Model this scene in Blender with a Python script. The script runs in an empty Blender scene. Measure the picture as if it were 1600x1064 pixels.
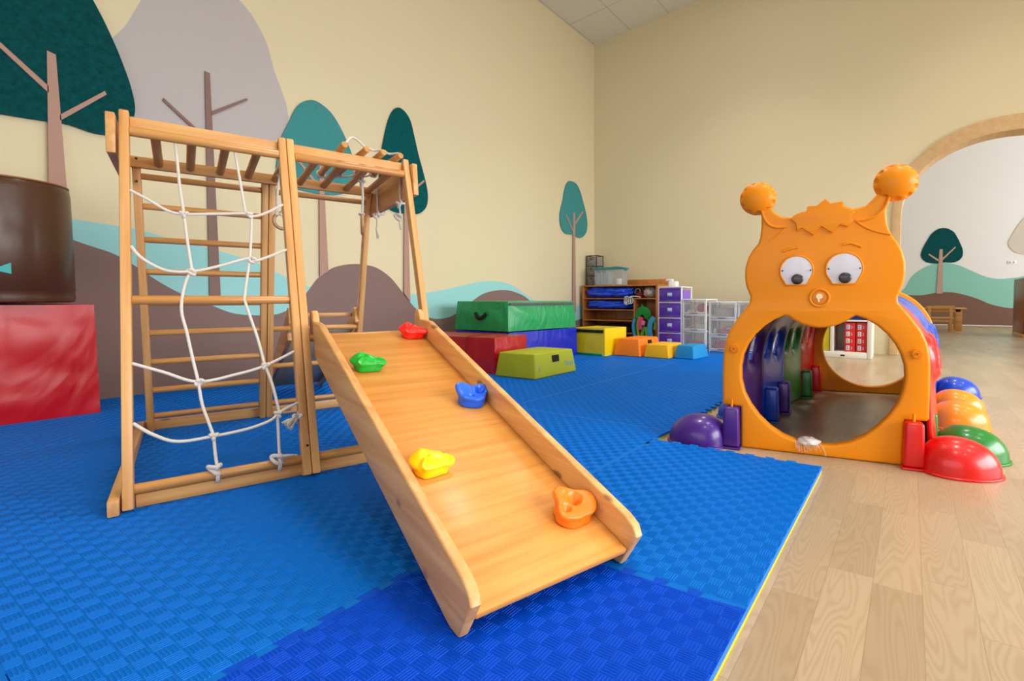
import bpy, bmesh, math, random
from mathutils import Vector, Matrix, noise
random.seed(4)
PI = math.pi
SC = bpy.context.scene
COL = SC.collection

# ------------------------------------------------------------------ camera
cam_d = bpy.data.cameras.new('camera')
cam = bpy.data.objects.new('camera', cam_d)
COL.objects.link(cam)
SC.camera = cam
YAW, PITCH = 0.556, 0.0402
cam.location = (0, 0, 0.645)
fwd = Vector((-math.sin(YAW) * math.cos(PITCH), math.cos(YAW) * math.cos(PITCH), -math.sin(PITCH)))
right = Vector((math.cos(YAW), math.sin(YAW), 0))
up = right.cross(fwd)
cam.rotation_euler = Matrix((right, up, -fwd)).transposed().to_euler()
cam_d.sensor_width = 36
cam_d.lens = 777.3 / 1600 * 36
cam_d.shift_x = -139.0 / 1600
cam_d.shift_y = -33.5 / 1600
cam_d.clip_start = 0.02

# ------------------------------------------------------------------ world, exposure, daylight
w = bpy.data.worlds.new('world'); SC.world = w; w.use_nodes = True
w.node_tree.nodes['Background'].inputs[0].default_value = (0.85, 0.93, 1.0, 1)
w.node_tree.nodes['Background'].inputs[1].default_value = 1.0
SC.view_settings.view_transform = 'Standard'
SC.view_settings.look = 'None'
SC.view_settings.exposure = -0.06
SC.view_settings.gamma = 1.0
SC.view_settings.use_curve_mapping = False


def area(name, loc, target, sx, sy, power, col=(1, 1, 1), spread=180):
    d = bpy.data.lights.new(name, 'AREA'); d.shape = 'RECTANGLE'; d.size = sx; d.size_y = sy
    d.energy = power; d.color = col; d.spread = math.radians(spread)
    o = bpy.data.objects.new(name, d); COL.objects.link(o); o.location = loc
    v = Vector(target) - Vector(loc)
    o.rotation_euler = v.to_track_quat('-Z', 'Y').to_euler()
    return o


# daylight outside the windows of the main room (right wall, wall behind the camera) and of the far room
area('daylight_right', (5.45, 2.6, 1.75), (0, 2.6, -1.2), 6.4, 2.3, 300, (0.99, 0.99, 1.0), 112)
area('daylight_front', (-0.4, -3.95, 1.75), (-0.4, 0, -0.4), 6.4, 2.3, 42, (0.99, 0.99, 1.0), 120)
area('daylight_far_room', (6.9, 11.2, 2.0), (0, 11.4, 1.6), 6.0, 3.0, 560, (0.93, 0.97, 1.0))
LAMP_W = 21


# ------------------------------------------------------------------ materials
def srgb(r, g, b):
    f = lambda c: (c / 255 / 12.92) if c / 255 <= 0.04045 else ((c / 255 + 0.055) / 1.055) ** 2.4
    return (f(r), f(g), f(b), 1)


def newmat(name):
    m = bpy.data.materials.new(name); m.use_nodes = True
    nt = m.node_tree; return m, nt, nt.nodes['Principled BSDF']


def N(nt, kind, **kw):
    n = nt.nodes.new(kind)
    for k, v in kw.items(): setattr(n, k, v)
    return n


def math_n(nt, op, a, b=None, c=None):
    n = nt.nodes.new('ShaderNodeMath'); n.operation = op
    for i, v in enumerate((a, b, c)):
        if v is None: continue
        if isinstance(v, (int, float)): n.inputs[i].default_value = v
        else: nt.links.new(v, n.inputs[i])
    return n.outputs[0]


def mixc(nt, fac, a, b, blend='MIX'):
    n = nt.nodes.new('ShaderNodeMix'); n.data_type = 'RGBA'; n.blend_type = blend
    for sock, v in ((n.inputs[0], fac), (n.inputs[6], a), (n.inputs[7], b)):
        if isinstance(v, (int, float)): sock.default_value = v
        elif isinstance(v, tuple): sock.default_value = v
        else: nt.links.new(v, sock)
    return n.outputs[2]


def plain(name, col, rough=0.5, coat=0.0, bump=0.0, bscale=30, spec=0.5, metal=0.0, var=0.0, sheen=0.0, detail=3, sub=0.0):
    m, nt, p = newmat(name)
    p.inputs['Base Color'].default_value = col
    p.inputs['Roughness'].default_value = rough
    p.inputs['Coat Weight'].default_value = coat
    p.inputs['Coat Roughness'].default_value = 0.08
    p.inputs['Specular IOR Level'].default_value = spec
    p.inputs['Metallic'].default_value = metal
    if sub:
        p.inputs['Subsurface Weight'].default_value = sub
        p.inputs['Subsurface Scale'].default_value = 0.02
    tc = N(nt, 'ShaderNodeTexCoord')
    if bump or var:
        no = N(nt, 'ShaderNodeTexNoise'); no.inputs['Scale'].default_value = bscale; no.inputs['Detail'].default_value = detail
        nt.links.new(tc.outputs['Object'], no.inputs['Vector'])
        if bump:
            b = N(nt, 'ShaderNodeBump'); b.inputs['Strength'].default_value = 1; b.inputs['Distance'].default_value = bump
            nt.links.new(no.outputs['Fac'], b.inputs['Height']); nt.links.new(b.outputs['Normal'], p.inputs['Normal'])
        if var:
            c2 = tuple(min(1, c * (1 + var)) for c in col[:3]) + (1,); c1 = tuple(c * (1 - var) for c in col[:3]) + (1,)
            nt.links.new(mixc(nt, no.outputs['Fac'], c1, c2), p.inputs['Base Color'])
    return m


def wood(name, c1, c2, rough=0.38, coat=0.25, scale=1.0, knots=True, axis=0):
    """pine: grain runs along the object's own X axis"""
    m, nt, p = newmat(name)
    tc = N(nt, 'ShaderNodeTexCoord'); oi = N(nt, 'ShaderNodeObjectInfo')
    mp = N(nt, 'ShaderNodeMapping')
    sc = [22 * scale, 22 * scale, 22 * scale]; sc[axis] = 1.3 * scale
    mp.inputs['Scale'].default_value = sc
    cmb = N(nt, 'ShaderNodeCombineXYZ')
    r = math_n(nt, 'MULTIPLY', oi.outputs['Random'], 37.0)
    for i in range(3): nt.links.new(r, cmb.inputs[i])
    nt.links.new(cmb.outputs[0], mp.inputs['Location'])
    nt.links.new(tc.outputs['Object'], mp.inputs['Vector'])
    no = N(nt, 'ShaderNodeTexNoise'); no.inputs['Scale'].default_value = 1.6; no.inputs['Detail'].default_value = 5; no.inputs['Distortion'].default_value = 0.5
    nt.links.new(mp.outputs[0], no.inputs['Vector'])
    ramp = N(nt, 'ShaderNodeValToRGB'); ramp.color_ramp.elements[0].position = 0.32; ramp.color_ramp.elements[1].position = 0.68
    nt.links.new(no.outputs['Fac'], ramp.inputs[0])
    col = mixc(nt, ramp.outputs[0], c1, c2)
    rv = math_n(nt, 'MULTIPLY_ADD', oi.outputs['Random'], 0.16, 0.92)
    vv = N(nt, 'ShaderNodeHueSaturation'); nt.links.new(col, vv.inputs['Color']); nt.links.new(rv, vv.inputs['Value'])
    col = vv.outputs[0]
    if knots:
        vo = N(nt, 'ShaderNodeTexVoronoi'); vo.inputs['Scale'].default_value = 1.0
        m2 = N(nt, 'ShaderNodeMapping'); s2 = [9, 9, 9]; s2[axis] = 4.2
        m2.inputs['Scale'].default_value = s2; nt.links.new(cmb.outputs[0], m2.inputs['Location'])
        nt.links.new(tc.outputs['Object'], m2.inputs['Vector']); nt.links.new(m2.outputs[0], vo.inputs['Vector'])
        kr = N(nt, 'ShaderNodeValToRGB'); kr.color_ramp.elements[0].position = 0.07; kr.color_ramp.elements[0].color = (1, 1, 1, 1)
        kr.color_ramp.elements[1].position = 0.12; kr.color_ramp.elements[1].color = (0, 0, 0, 1)
        nt.links.new(vo.outputs['Distance'], kr.inputs[0])
        col = mixc(nt, math_n(nt, 'MULTIPLY', kr.outputs[0], 0.75), col, tuple(c * 0.25 for c in c1[:3]) + (1,))
    nt.links.new(col, p.inputs['Base Color'])
    p.inputs['Roughness'].default_value = rough; p.inputs['Coat Weight'].default_value = coat; p.inputs['Coat Roughness'].default_value = 0.2
    b = N(nt, 'ShaderNodeBump'); b.inputs['Distance'].default_value = 0.0006; nt.links.new(no.outputs['Fac'], b.inputs['Height'])
    nt.links.new(b.outputs['Normal'], p.inputs['Normal'])
    return m


def glassy(name, col, alpha, rough=0.15):
    """clear or tinted thin plastic: part transparent, part diffuse and glossy"""
    m, nt, p = newmat(name)
    p.inputs['Base Color'].default_value = col; p.inputs['Roughness'].default_value = rough
    p.inputs['Alpha'].default_value = alpha
    return m


PINE = wood('pine', srgb(206, 145, 80), srgb(230, 178, 110), rough=0.45, coat=0.1)
PINE_D = wood('pine_deck', srgb(218, 142, 56), srgb(236, 168, 82), rough=0.42, coat=0.12, knots=False, axis=0)
PINE_R = wood('pine_rod', srgb(190, 130, 62), srgb(214, 156, 84), knots=False)
WOODCAB = wood('cabinet_wood', srgb(176, 106, 44), srgb(204, 134, 62), knots=False, axis=2)
WOODDK = wood('dark_cabinet_wood', srgb(112, 58, 30), srgb(138, 76, 42), knots=False, axis=2)
WOODARCH = wood('arch_wood', srgb(200, 164, 116), srgb(212, 178, 130), knots=False, axis=2, coat=0.0, scale=0.5, rough=0.6)
WOODTAB = wood('table_wood', srgb(196, 138, 70), srgb(222, 166, 96), knots=False)
WALL = plain('wall_paint', srgb(230, 218, 181), 0.75, bump=0.0004, bscale=180, spec=0.25)
WALLW = plain('wall_paint_white', srgb(230, 226, 222), 0.8, spec=0.2)
WHITE = plain('white_paint', srgb(235, 235, 232), 0.5)
ROPE = plain('white_rope', srgb(220, 213, 202), 0.85, bump=0.0012, bscale=260, spec=0.2)
YELLOW_FOAM = plain('yellow_foam', srgb(214, 200, 24), 0.8, bump=0.001, bscale=120, spec=0.2)
P_ORANGE = plain('orange_yellow_plastic', srgb(240, 144, 0), 0.42, spec=0.3, coat=0.06, bump=0.0001, bscale=400)
P_PURPLE = plain('purple_plastic', srgb(66, 22, 128), 0.34, coat=0.22)
P_BLUE = plain('blue_plastic', srgb(2, 66, 186), 0.34, coat=0.22)
P_GREEN = plain('green_plastic', srgb(0, 118, 30), 0.34, coat=0.22)
P_RED = plain('red_plastic', srgb(214, 6, 6), 0.34, coat=0.22)
P_ORG = plain('orange_plastic', srgb(250, 140, 10), 0.34, coat=0.22)
BLACK = plain('black_plastic', srgb(18, 18, 20), 0.35, coat=0.3)
BOLT = plain('dark_bolt', srgb(70, 52, 40), 0.4, metal=0.6)


# ------------------------------------------------------------------ object helpers
WM = {}          # object name -> world matrix


def link(o, M, parent=None):
    COL.objects.link(o); WM[o.name] = M.copy()
    if parent is not None:
        o.parent = parent
        o.matrix_basis = WM[parent.name].inverted() @ M
    else:
        o.matrix_basis = M
    return o


def thing(name, label, cat, M=None, group=None):
    o = bpy.data.objects.new(name, None); o.empty_display_size = 0.05
    o['label'] = label; o['category'] = cat
    if group: o['group'] = group
    return link(o, M or Matrix.Identity(4))


def tag(o, label, cat, group=None, kind=None):
    if label: o['label'] = label
    if cat: o['category'] = cat
    if group: o['group'] = group
    if kind: o['kind'] = kind
    return o


def struct(o):
    o['kind'] = 'structure'; return o


def meshobj(name, bm, mat, M=None, parent=None, smooth=True, sharp=None, label=None):
    me = bpy.data.meshes.new(name)
    bmesh.ops.recalc_face_normals(bm, faces=bm.faces)
    bm.to_mesh(me); bm.free()
    mats = mat if isinstance(mat, (list, tuple)) else [mat]
    for m in mats: me.materials.append(m)
    if smooth:
        me.polygons.foreach_set('use_smooth', [True] * len(me.polygons))
        try: me.set_sharp_from_angle(angle=math.radians(sharp or 38))
        except Exception: pass
    o = bpy.data.objects.new(name, me)
    if label: o['label'] = label
    return link(o, M or Matrix.Identity(4), parent)


def T(x, y=0, z=0):
    return Matrix.Translation((x, y, z))


def RZ(a): return Matrix.Rotation(a, 4, 'Z')
def RX(a): return Matrix.Rotation(a, 4, 'X')
def RY(a): return Matrix.Rotation(a, 4, 'Y')


def add_box(bm, c, s, bev=0.0, seg=2, M=None, mi=0):
    r = bmesh.ops.create_cube(bm, size=1)
    vs = r['verts']
    bmesh.ops.scale(bm, vec=s, verts=vs); bmesh.ops.translate(bm, vec=c, verts=vs)
    if M is not None: bmesh.ops.transform(bm, matrix=M, verts=vs)
    fs = set(f for v in vs for f in v.link_faces)
    for f in fs: f.material_index = mi
    if bev > 0:
        es = list(set(e for v in vs for e in v.link_edges))
        bmesh.ops.bevel(bm, geom=es, offset=bev, segments=seg, profile=0.5, affect='EDGES')


def box(name, lo, hi, mat, M=None, parent=None, bev=0.004, seg=2, label=None):
    """axis aligned box lo..hi in frame M; the object's origin sits at the box centre"""
    c = [(a + b) / 2 for a, b in zip(lo, hi)]; s = [b - a for a, b in zip(lo, hi)]
    bm = bmesh.new(); add_box(bm, (0, 0, 0), s, min(bev, min(s) * 0.45), seg)
    return meshobj(name, bm, mat, (M or Matrix.Identity(4)) @ T(*c), parent, label=label)


def frame_x(p0, p1, upv=(0, 0, 1)):
    p0 = Vector(p0); p1 = Vector(p1); x = (p1 - p0).normalized(); u = Vector(upv)
    if abs(x.dot(u)) > 0.98: u = Vector((0, 1, 0))
    y = u.cross(x).normalized(); z = x.cross(y)
    m = Matrix((x, y, z)).transposed().to_4x4(); m.translation = (p0 + p1) / 2
    return m, (p1 - p0).length


def bar(name, p0, p1, wy, hz, mat, M=None, parent=None, bev=0.004, upv=(0, 0, 1), label=None):
    """plank from p0 to p1; wy = width across, hz = height along the up hint"""
    F, L = frame_x(p0, p1, upv)
    bm = bmesh.new(); add_box(bm, (0, 0, 0), (L, wy, hz), bev, 2)
    return meshobj(name, bm, mat, (M or Matrix.Identity(4)) @ F, parent, label=label)


def rod(name, p0, p1, r, mat, M=None, parent=None, n=20, label=None, bev=0.002):
    F, L = frame_x(p0, p1)
    bm = bmesh.new()
    res = bmesh.ops.create_cone(bm, cap_ends=True, segments=n, radius1=r, radius2=r, depth=L)
    bmesh.ops.transform(bm, matrix=RY(PI / 2), verts=bm.verts)
    es = [e for e in bm.edges if len(e.link_faces) == 2 and any(len(f.verts) > 4 for f in e.link_faces)]
    if bev: bmesh.ops.bevel(bm, geom=es, offset=bev, segments=2, affect='EDGES', profile=0.5)
    return meshobj(name, bm, mat, (M or Matrix.Identity(4)) @ F, parent, label=label)


def catmull(pts, k=6, closed=False):
    P = [Vector(p) for p in pts]; n = len(P); out = []
    if n == 2: return P
    rng = n if closed else n - 1
    for i in range(rng):
        if closed: a, b, c, d = P[(i - 1) % n], P[i], P[(i + 1) % n], P[(i + 2) % n]
        else: a, b, c, d = P[max(i - 1, 0)], P[i], P[i + 1], P[min(i + 2, n - 1)]
        for j in range(k):
            t = j / k
            out.append(0.5 * ((2 * b) + (c - a) * t + (2 * a - 5 * b + 4 * c - d) * t * t + (3 * b - a - 3 * c + d) * t ** 3))
    if not closed: out.append(P[-1])
    return out


def add_tube(bm, pts, r, n=10, closed=False, caps=True):
    P = [Vector(p) for p in pts]; m = len(P); rings = []
    prev = None
    for i, p in enumerate(P):
        if closed: t = (P[(i + 1) % m] - P[i - 1]).normalized()
        else: t = (P[min(i + 1, m - 1)] - P[max(i - 1, 0)]).normalized()
        if prev is None:
            a = Vector((0, 0, 1)) if abs(t.z) < 0.9 else Vector((1, 0, 0))
            u = t.cross(a).normalized()
        else:
            u = (prev - t * prev.dot(t))
            u = u.normalized() if u.length > 1e-6 else t.orthogonal().normalized()
        prev = u; v = t.cross(u)
        rr = r(i / (m - 1 if m > 1 else 1)) if callable(r) else r
        rings.append([bm.verts.new(p + (u * math.cos(2 * PI * k / n) + v * math.sin(2 * PI * k / n)) * rr) for k in range(n)])
    for i in range(m if closed else m - 1):
        a, b = rings[i], rings[(i + 1) % m]
        if closed and i == m - 1:
            best = min(range(n), key=lambda s: (a[0].co - b[s].co).length)
            b = b[best:] + b[:best]
        for k in range(n):
            bm.faces.new((a[k], a[(k + 1) % n], b[(k + 1) % n], b[k]))
    if caps and not closed:
        bm.faces.new(rings[0]); bm.faces.new(rings[-1])


def tube(name, pts, r, mat, M=None, parent=None, n=10, k=6, closed=False, label=None, origin=True):
    P = catmull(pts, k, closed) if k else [Vector(p) for p in pts]
    c = sum(P, Vector()) / len(P)
    bm = bmesh.new(); add_tube(bm, [p - c for p in P], r, n, closed)
    return meshobj(name, bm, mat, (M or Matrix.Identity(4)) @ T(*c), parent, label=label, sharp=60)


def curve_mesh(splines, extrude, bevel=0.0, res=3):
    """filled 2D outline(s) in XY, thickness 2*(extrude+bevel) about z=0, as mesh data"""
    cu = bpy.data.curves.new('outline', 'CURVE'); cu.dimensions = '2D'; cu.fill_mode = 'BOTH'
    cu.extrude = extrude; cu.bevel_depth = bevel; cu.bevel_resolution = res; cu.offset = -bevel
    for pts in splines:
        sp = cu.splines.new('POLY'); sp.points.add(len(pts) - 1); sp.use_cyclic_u = True
        for i, q in enumerate(pts): sp.points[i].co = (q[0], q[1], 0, 1)
    ob = bpy.data.objects.new('outline', cu); COL.objects.link(ob)
    bpy.context.view_layer.update()
    me = bpy.data.meshes.new_from_object(ob.evaluated_get(bpy.context.evaluated_depsgraph_get()))
    bpy.data.objects.remove(ob); bpy.data.curves.remove(cu)
    return me


def outline(name, splines, thick, mat, M=None, parent=None, bevel=0.0, res=3, label=None, shift=(0, 0)):
    sp = [[(x - shift[0], y - shift[1]) for x, y in s] for s in splines]
    me = curve_mesh(sp, thick / 2 - bevel, bevel, res)
    bm = bmesh.new(); bm.from_mesh(me); bpy.data.meshes.remove(me)
    bmesh.ops.remove_doubles(bm, verts=bm.verts, dist=1e-5)
    return meshobj(name, bm, mat, (M or Matrix.Identity(4)) @ T(shift[0], shift[1], 0), parent, label=label, sharp=35)


def smooth2(pts, k=5, closed=True):
    return [(p.x, p.y) for p in catmull([(a, b, 0) for a, b in pts], k, closed)]


def text_mesh(name, s, size, mat, M, parent, thick=0.001, label=None):
    cu = bpy.data.curves.new('t', 'FONT'); cu.body = s; cu.size = size; cu.extrude = thick; cu.align_x = 'CENTER'; cu.align_y = 'CENTER'
    ob = bpy.data.objects.new('t', cu); COL.objects.link(ob); bpy.context.view_layer.update()
    me = bpy.data.meshes.new_from_object(ob.evaluated_get(bpy.context.evaluated_depsgraph_get()))
    bpy.data.objects.remove(ob); bpy.data.curves.remove(cu)
    bm = bmesh.new(); bm.from_mesh(me); bpy.data.meshes.remove(me)
    return meshobj(name, bm, mat, M, parent, smooth=False, label=label)


def blob(name, c, r, mat, M=None, parent=None, amp=0.15, freq=3.0, seed=0, sub=4, label=None, sq=2.0):
    """lumpy soft body with radii r"""
    bm = bmesh.new(); bmesh.ops.create_icosphere(bm, subdivisions=sub, radius=1)
    for v in bm.verts:
        d = v.co.normalized()
        if sq != 2.0:
            q = (abs(d.x) ** sq + abs(d.y) ** sq + abs(d.z) ** sq) ** (1 / sq); d = d / q
        nn = noise.fractal(d * freq + Vector((seed * 7.1, seed * 3.3, seed)), 1.0, 2.0, 3)
        d = d * (1 + amp * nn)
        v.co = (d.x * r[0], d.y * r[1], d.z * r[2])
    return meshobj(name, bm, mat, (M or Matrix.Identity(4)) @ T(*c), parent, label=label, sharp=80)


XZ = Matrix(((1, 0, 0, 0), (0, 0, -1, 0), (0, 1, 0, 0), (0, 0, 0, 1)))      # outline (x, y) -> (x, 0, z=y); thickness along y
YZ = Matrix(((0, 0, 1, 0), (1, 0, 0, 0), (0, 1, 0, 0), (0, 0, 0, 1)))       # outline (x, y) -> (0, y=x, z=y); thickness along x

XW, YB = -4.265, 6.66         # left wall plane, back wall plane
ZM = 0.025                    # top of the foam mats


def ceil_z(x): return 4.587 + 0.097 * (x + 4.25)
# ================================================================== THE ROOM
def floor_material():
    m, nt, p = newmat('oak_plank_floor')
    g = N(nt, 'ShaderNodeNewGeometry')
    sep = N(nt, 'ShaderNodeSeparateXYZ'); nt.links.new(g.outputs['Position'], sep.inputs[0])
    PWID = 0.095
    row = math_n(nt, 'DIVIDE', math_n(nt, 'ADD', sep.outputs[0], 0.059), PWID)
    ri = math_n(nt, 'FLOOR', row); rf = math_n(nt, 'FRACT', row)
    wn = N(nt, 'ShaderNodeTexWhiteNoise', noise_dimensions='1D'); nt.links.new(ri, wn.inputs['W'])
    col = math_n(nt, 'ADD', math_n(nt, 'DIVIDE', sep.outputs[1], 0.46), math_n(nt, 'MULTIPLY', wn.outputs['Value'], 7.3))
    ci = math_n(nt, 'FLOOR', col); cf = math_n(nt, 'FRACT', col)
    cmb = N(nt, 'ShaderNodeCombineXYZ'); nt.links.new(ri, cmb.inputs[0]); nt.links.new(ci, cmb.inputs[1])
    w2 = N(nt, 'ShaderNodeTexWhiteNoise', noise_dimensions='2D'); nt.links.new(cmb.outputs[0], w2.inputs['Vector'])
    base = mixc(nt, w2.outputs['Value'], srgb(168, 147, 118), srgb(188, 167, 137))
    # grain
    mp = N(nt, 'ShaderNodeCombineXYZ')
    nt.links.new(math_n(nt, 'ADD', math_n(nt, 'MULTIPLY', sep.outputs[0], 26), math_n(nt, 'MULTIPLY', w2.outputs['Value'], 40)), mp.inputs[0])
    nt.links.new(math_n(nt, 'MULTIPLY', sep.outputs[1], 3.5), mp.inputs[1]); nt.links.new(math_n(nt, 'MULTIPLY', w2.outputs['Value'], 19), mp.inputs[2])
    gn = N(nt, 'ShaderNodeTexNoise'); gn.inputs['Scale'].default_value = 0.36; gn.inputs['Detail'].default_value = 2.0; gn.inputs['Distortion'].default_value = 0.25
    nt.links.new(mp.outputs[0], gn.inputs['Vector'])
    ln = math_n(nt, 'POWER', math_n(nt, 'ABSOLUTE', math_n(nt, 'SINE', math_n(nt, 'MULTIPLY', gn.outputs['Fac'], 85))), 3.0)
    base = mixc(nt, math_n(nt, 'MULTIPLY', ln, 0.26), base, srgb(142, 116, 82))
    # seams
    d1 = math_n(nt, 'MULTIPLY', math_n(nt, 'MINIMUM', rf, math_n(nt, 'SUBTRACT', 1, rf)), PWID)
    d2 = math_n(nt, 'MULTIPLY', math_n(nt, 'MINIMUM', cf, math_n(nt, 'SUBTRACT', 1, cf)), 0.46)
    d = math_n(nt, 'MINIMUM', d1, d2)
    seam = math_n(nt, 'LESS_THAN', d, 0.0006)
    base = mixc(nt, math_n(nt, 'MULTIPLY', seam, 0.45), base, srgb(110, 84, 56))
    nt.links.new(base, p.inputs['Base Color'])
    p.inputs['Roughness'].default_value = 0.3; p.inputs['Specular IOR Level'].default_value = 0.5
    return m


FLOOR = floor_material()


def grid_plane(bm, pts):
    bm.faces.new([bm.verts.new(p) for p in pts])


X1, Y0 = 5.3, -3.8            # right wall, wall behind the camera
YF = 15.0                     # wall of the far room
bm = bmesh.new(); add_box(bm, (1.1, 5.6, -0.05), (11.9, 19.2, 0.1)); struct(meshobj('floor', bm, FLOOR, smooth=False))


def ceiling_material():
    m, nt, p = newmat('ceiling_tiles')
    g = N(nt, 'ShaderNodeNewGeometry'); sep = N(nt, 'ShaderNodeSeparateXYZ'); nt.links.new(g.outputs['Position'], sep.inputs[0])
    a = math_n(nt, 'FRACT', math_n(nt, 'DIVIDE', math_n(nt, 'ADD', sep.outputs[0], 4.265 - 0.02), 0.62))
    b = math_n(nt, 'FRACT', math_n(nt, 'DIVIDE', math_n(nt, 'ADD', sep.outputs[1], -5.98 + 12.0), 1.2))
    da = math_n(nt, 'MULTIPLY', math_n(nt, 'MINIMUM', a, math_n(nt, 'SUBTRACT', 1, a)), 0.62)
    db = math_n(nt, 'MULTIPLY', math_n(nt, 'MINIMUM', b, math_n(nt, 'SUBTRACT', 1, b)), 1.2)
    s = math_n(nt, 'LESS_THAN', math_n(nt, 'MINIMUM', da, db), 0.008)
    nt.links.new(mixc(nt, math_n(nt, 'MULTIPLY', s, 0.3), srgb(226, 222, 208), srgb(120, 110, 80)), p.inputs['Base Color'])
    p.inputs['Roughness'].default_value = 0.9
    return m


CEIL = ceiling_material()
bm = bmesh.new()
xa, xb = XW - 0.15, X1 + 0.15
lo = [(xa, Y0 - .15, ceil_z(xa)), (xb, Y0 - .15, ceil_z(xb)), (xb, YB + .2, ceil_z(xb)), (xa, YB + .2, ceil_z(xa))]
vs = [bm.verts.new(p) for p in lo] + [bm.verts.new((p[0], p[1], p[2] + 0.1)) for p in lo]
for q in ((0, 1, 2, 3), (7, 6, 5, 4), (0, 4, 5, 1), (1, 5, 6, 2), (2, 6, 7, 3), (3, 7, 4, 0)): bm.faces.new([vs[i] for i in q])
struct(meshobj('ceiling', bm, CEIL, smooth=False))

# left wall
bm = bmesh.new(); add_box(bm, (XW - 0.075, (Y0 + YB) / 2, 2.35), (0.15, YB - Y0 + 0.3, 4.7)); struct(meshobj('wall_left', bm, WALL, smooth=False))
# back wall with the arched opening
ACX, AZ = 0.85, 1.58


def arch_pts(a, b, z0=0.0, n=40, e=2.1):
    out = [(ACX - a, z0)]
    for i in range(n + 1):
        t = PI - PI * i / n
        c, s = math.cos(t), math.sin(t)
        out.append((ACX + a * math.copysign(abs(c) ** (2 / e), c), AZ + b * abs(s) ** (2 / e)))
    out.append((ACX + a, z0)); return out


ap = arch_pts(0.97, 0.81)
poly = [(xa, 0), *ap, (xb, 0), (xb, ceil_z(xb)), (xa, ceil_z(xa))]
struct(outline('wall_back', [poly], 0.2, WALL, T(0, YB + 0.1, 0) @ XZ))
ring = arch_pts(1.05, 0.96) + arch_pts(0.96, 0.80)[::-1]
struct(outline('trim_1', [ring], 0.26, WOODARCH, T(0, YB + 0.1, 0) @ XZ, bevel=0.004, res=1))


def wall_with_windows(name, M, length, height, wins, mat, th=0.15):
    """wall in local XZ with window holes (x0, x1, z0, z1)"""
    sp = [[(0, 0), (length, 0), (length, height), (0, height)]] + [[(a, c), (a, d), (b, d), (b, c)] for a, b, c, d in wins]
    return struct(outline(name, sp, th, mat, M @ XZ))


WN = [0]


def window(M, a, b, c, d, mull=2):
    """white window frame in a wall opening"""
    WN[0] += 1
    bm = bmesh.new()
    for x in [a + 0.025, b - 0.025] + [a + (b - a) * i / mull for i in range(1, mull)]:
        add_box(bm, (x, 0, (c + d) / 2), (0.05, 0.08, d - c), 0.004)
    for z in (c + 0.025, d - 0.025): add_box(bm, (0.5 * (a + b), 0, z), (b - a, 0.08, 0.05), 0.004)
    return struct(meshobj('window_%d' % WN[0], bm, WHITE, M))


Mr = T(X1 + 0.075, Y0 - 0.15, 0) @ RZ(PI / 2)
wr = [(3.35, 5.3, 0.6, 2.9), (5.5, 7.45, 0.6, 2.9), (7.65, 9.6, 0.6, 2.9)]
wall_with_windows('wall_right', Mr, YB - Y0 + 0.3, ceil_z(xb), wr, WALL)
for q in wr: window(Mr, *q)
Mf = T(xa, Y0 - 0.075, 0)
wf = [(0.9, 2.85, 0.6, 2.9), (3.05, 5.0, 0.6, 2.9), (5.2, 7.15, 0.6, 2.9)]
wall_with_windows('wall_front', Mf, xb - xa, 4.55, wf, WALL)
for q in wf: window(Mf, *q)
# far room seen through the arch
bm = bmesh.new(); add_box(bm, (1.6, YF + 0.1, 2.6), (10.8, 0.2, 5.2)); struct(meshobj('wall_far', bm, WALLW, smooth=False))
bm = bmesh.new(); add_box(bm, (-3.6, (YF + YB) / 2 + 0.1, 2.6), (0.2, YF - YB, 5.2)); struct(meshobj('wall_far_left', bm, WALLW, smooth=False))
bm = bmesh.new(); add_box(bm, (1.6, (YF + YB) / 2 + 0.1, 5.25), (10.8, YF - YB + .3, 0.1)); struct(meshobj('ceiling_far', bm, WHITE, smooth=False))
Mg = T(6.8, YB + 0.2, 0) @ RZ(PI / 2)
wg = [(1.6, 4.4, 0.5, 3.4), (4.7, 7.5, 0.5, 3.4)]
wall_with_windows('wall_far_right', Mg, YF - YB, 5.2, wg, WALLW)
for q in wg: window(Mg, *q)

# ceiling lamps (recessed panels); last two added to brighten the back wall
LAMPM, nt_, p_ = newmat('lamp_panel')
p_.inputs['Emission Color'].default_value = (1, 0.96, 0.88, 1); p_.inputs['Emission Strength'].default_value = 6; p_.inputs['Base Color'].default_value = (1, 1, 1, 1)
for x, y in ((0.9, -0.6), (3.4, -0.6), (0.9, 2.2), (3.4, 2.2), (0.9, 5.0), (3.4, 5.0), (-1.7, 5.0), (-1.7, 2.2)):
    if True:
        zc = ceil_z(x)
        Ml = T(x, y, zc - 0.012) @ RY(-math.atan(0.097))
        t = thing('ceiling_lamp', 'unseen square recessed ceiling lamp panel in the sloping ceiling', 'lamp', Ml, 'recessed ceiling lamp panels')
        bm = bmesh.new()
        for s in (-1, 1):
            add_box(bm, (s * 0.31, 0, 0), (0.03, 0.65, 0.03), 0.003); add_box(bm, (0, s * 0.31, 0), (0.65, 0.03, 0.03), 0.003)
        meshobj('lamp_frame', bm, WHITE, Ml, t)
        box('diffuser', (-0.295, -0.295, -0.004), (0.295, 0.295, 0.004), LAMPM, Ml, t, bev=0.001)
        area('lamp_light', (x, y, zc - 0.04), (x - 0.1, y, 0), 0.58, 0.58, LAMP_W, (1, 0.94, 0.84), 98)


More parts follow.
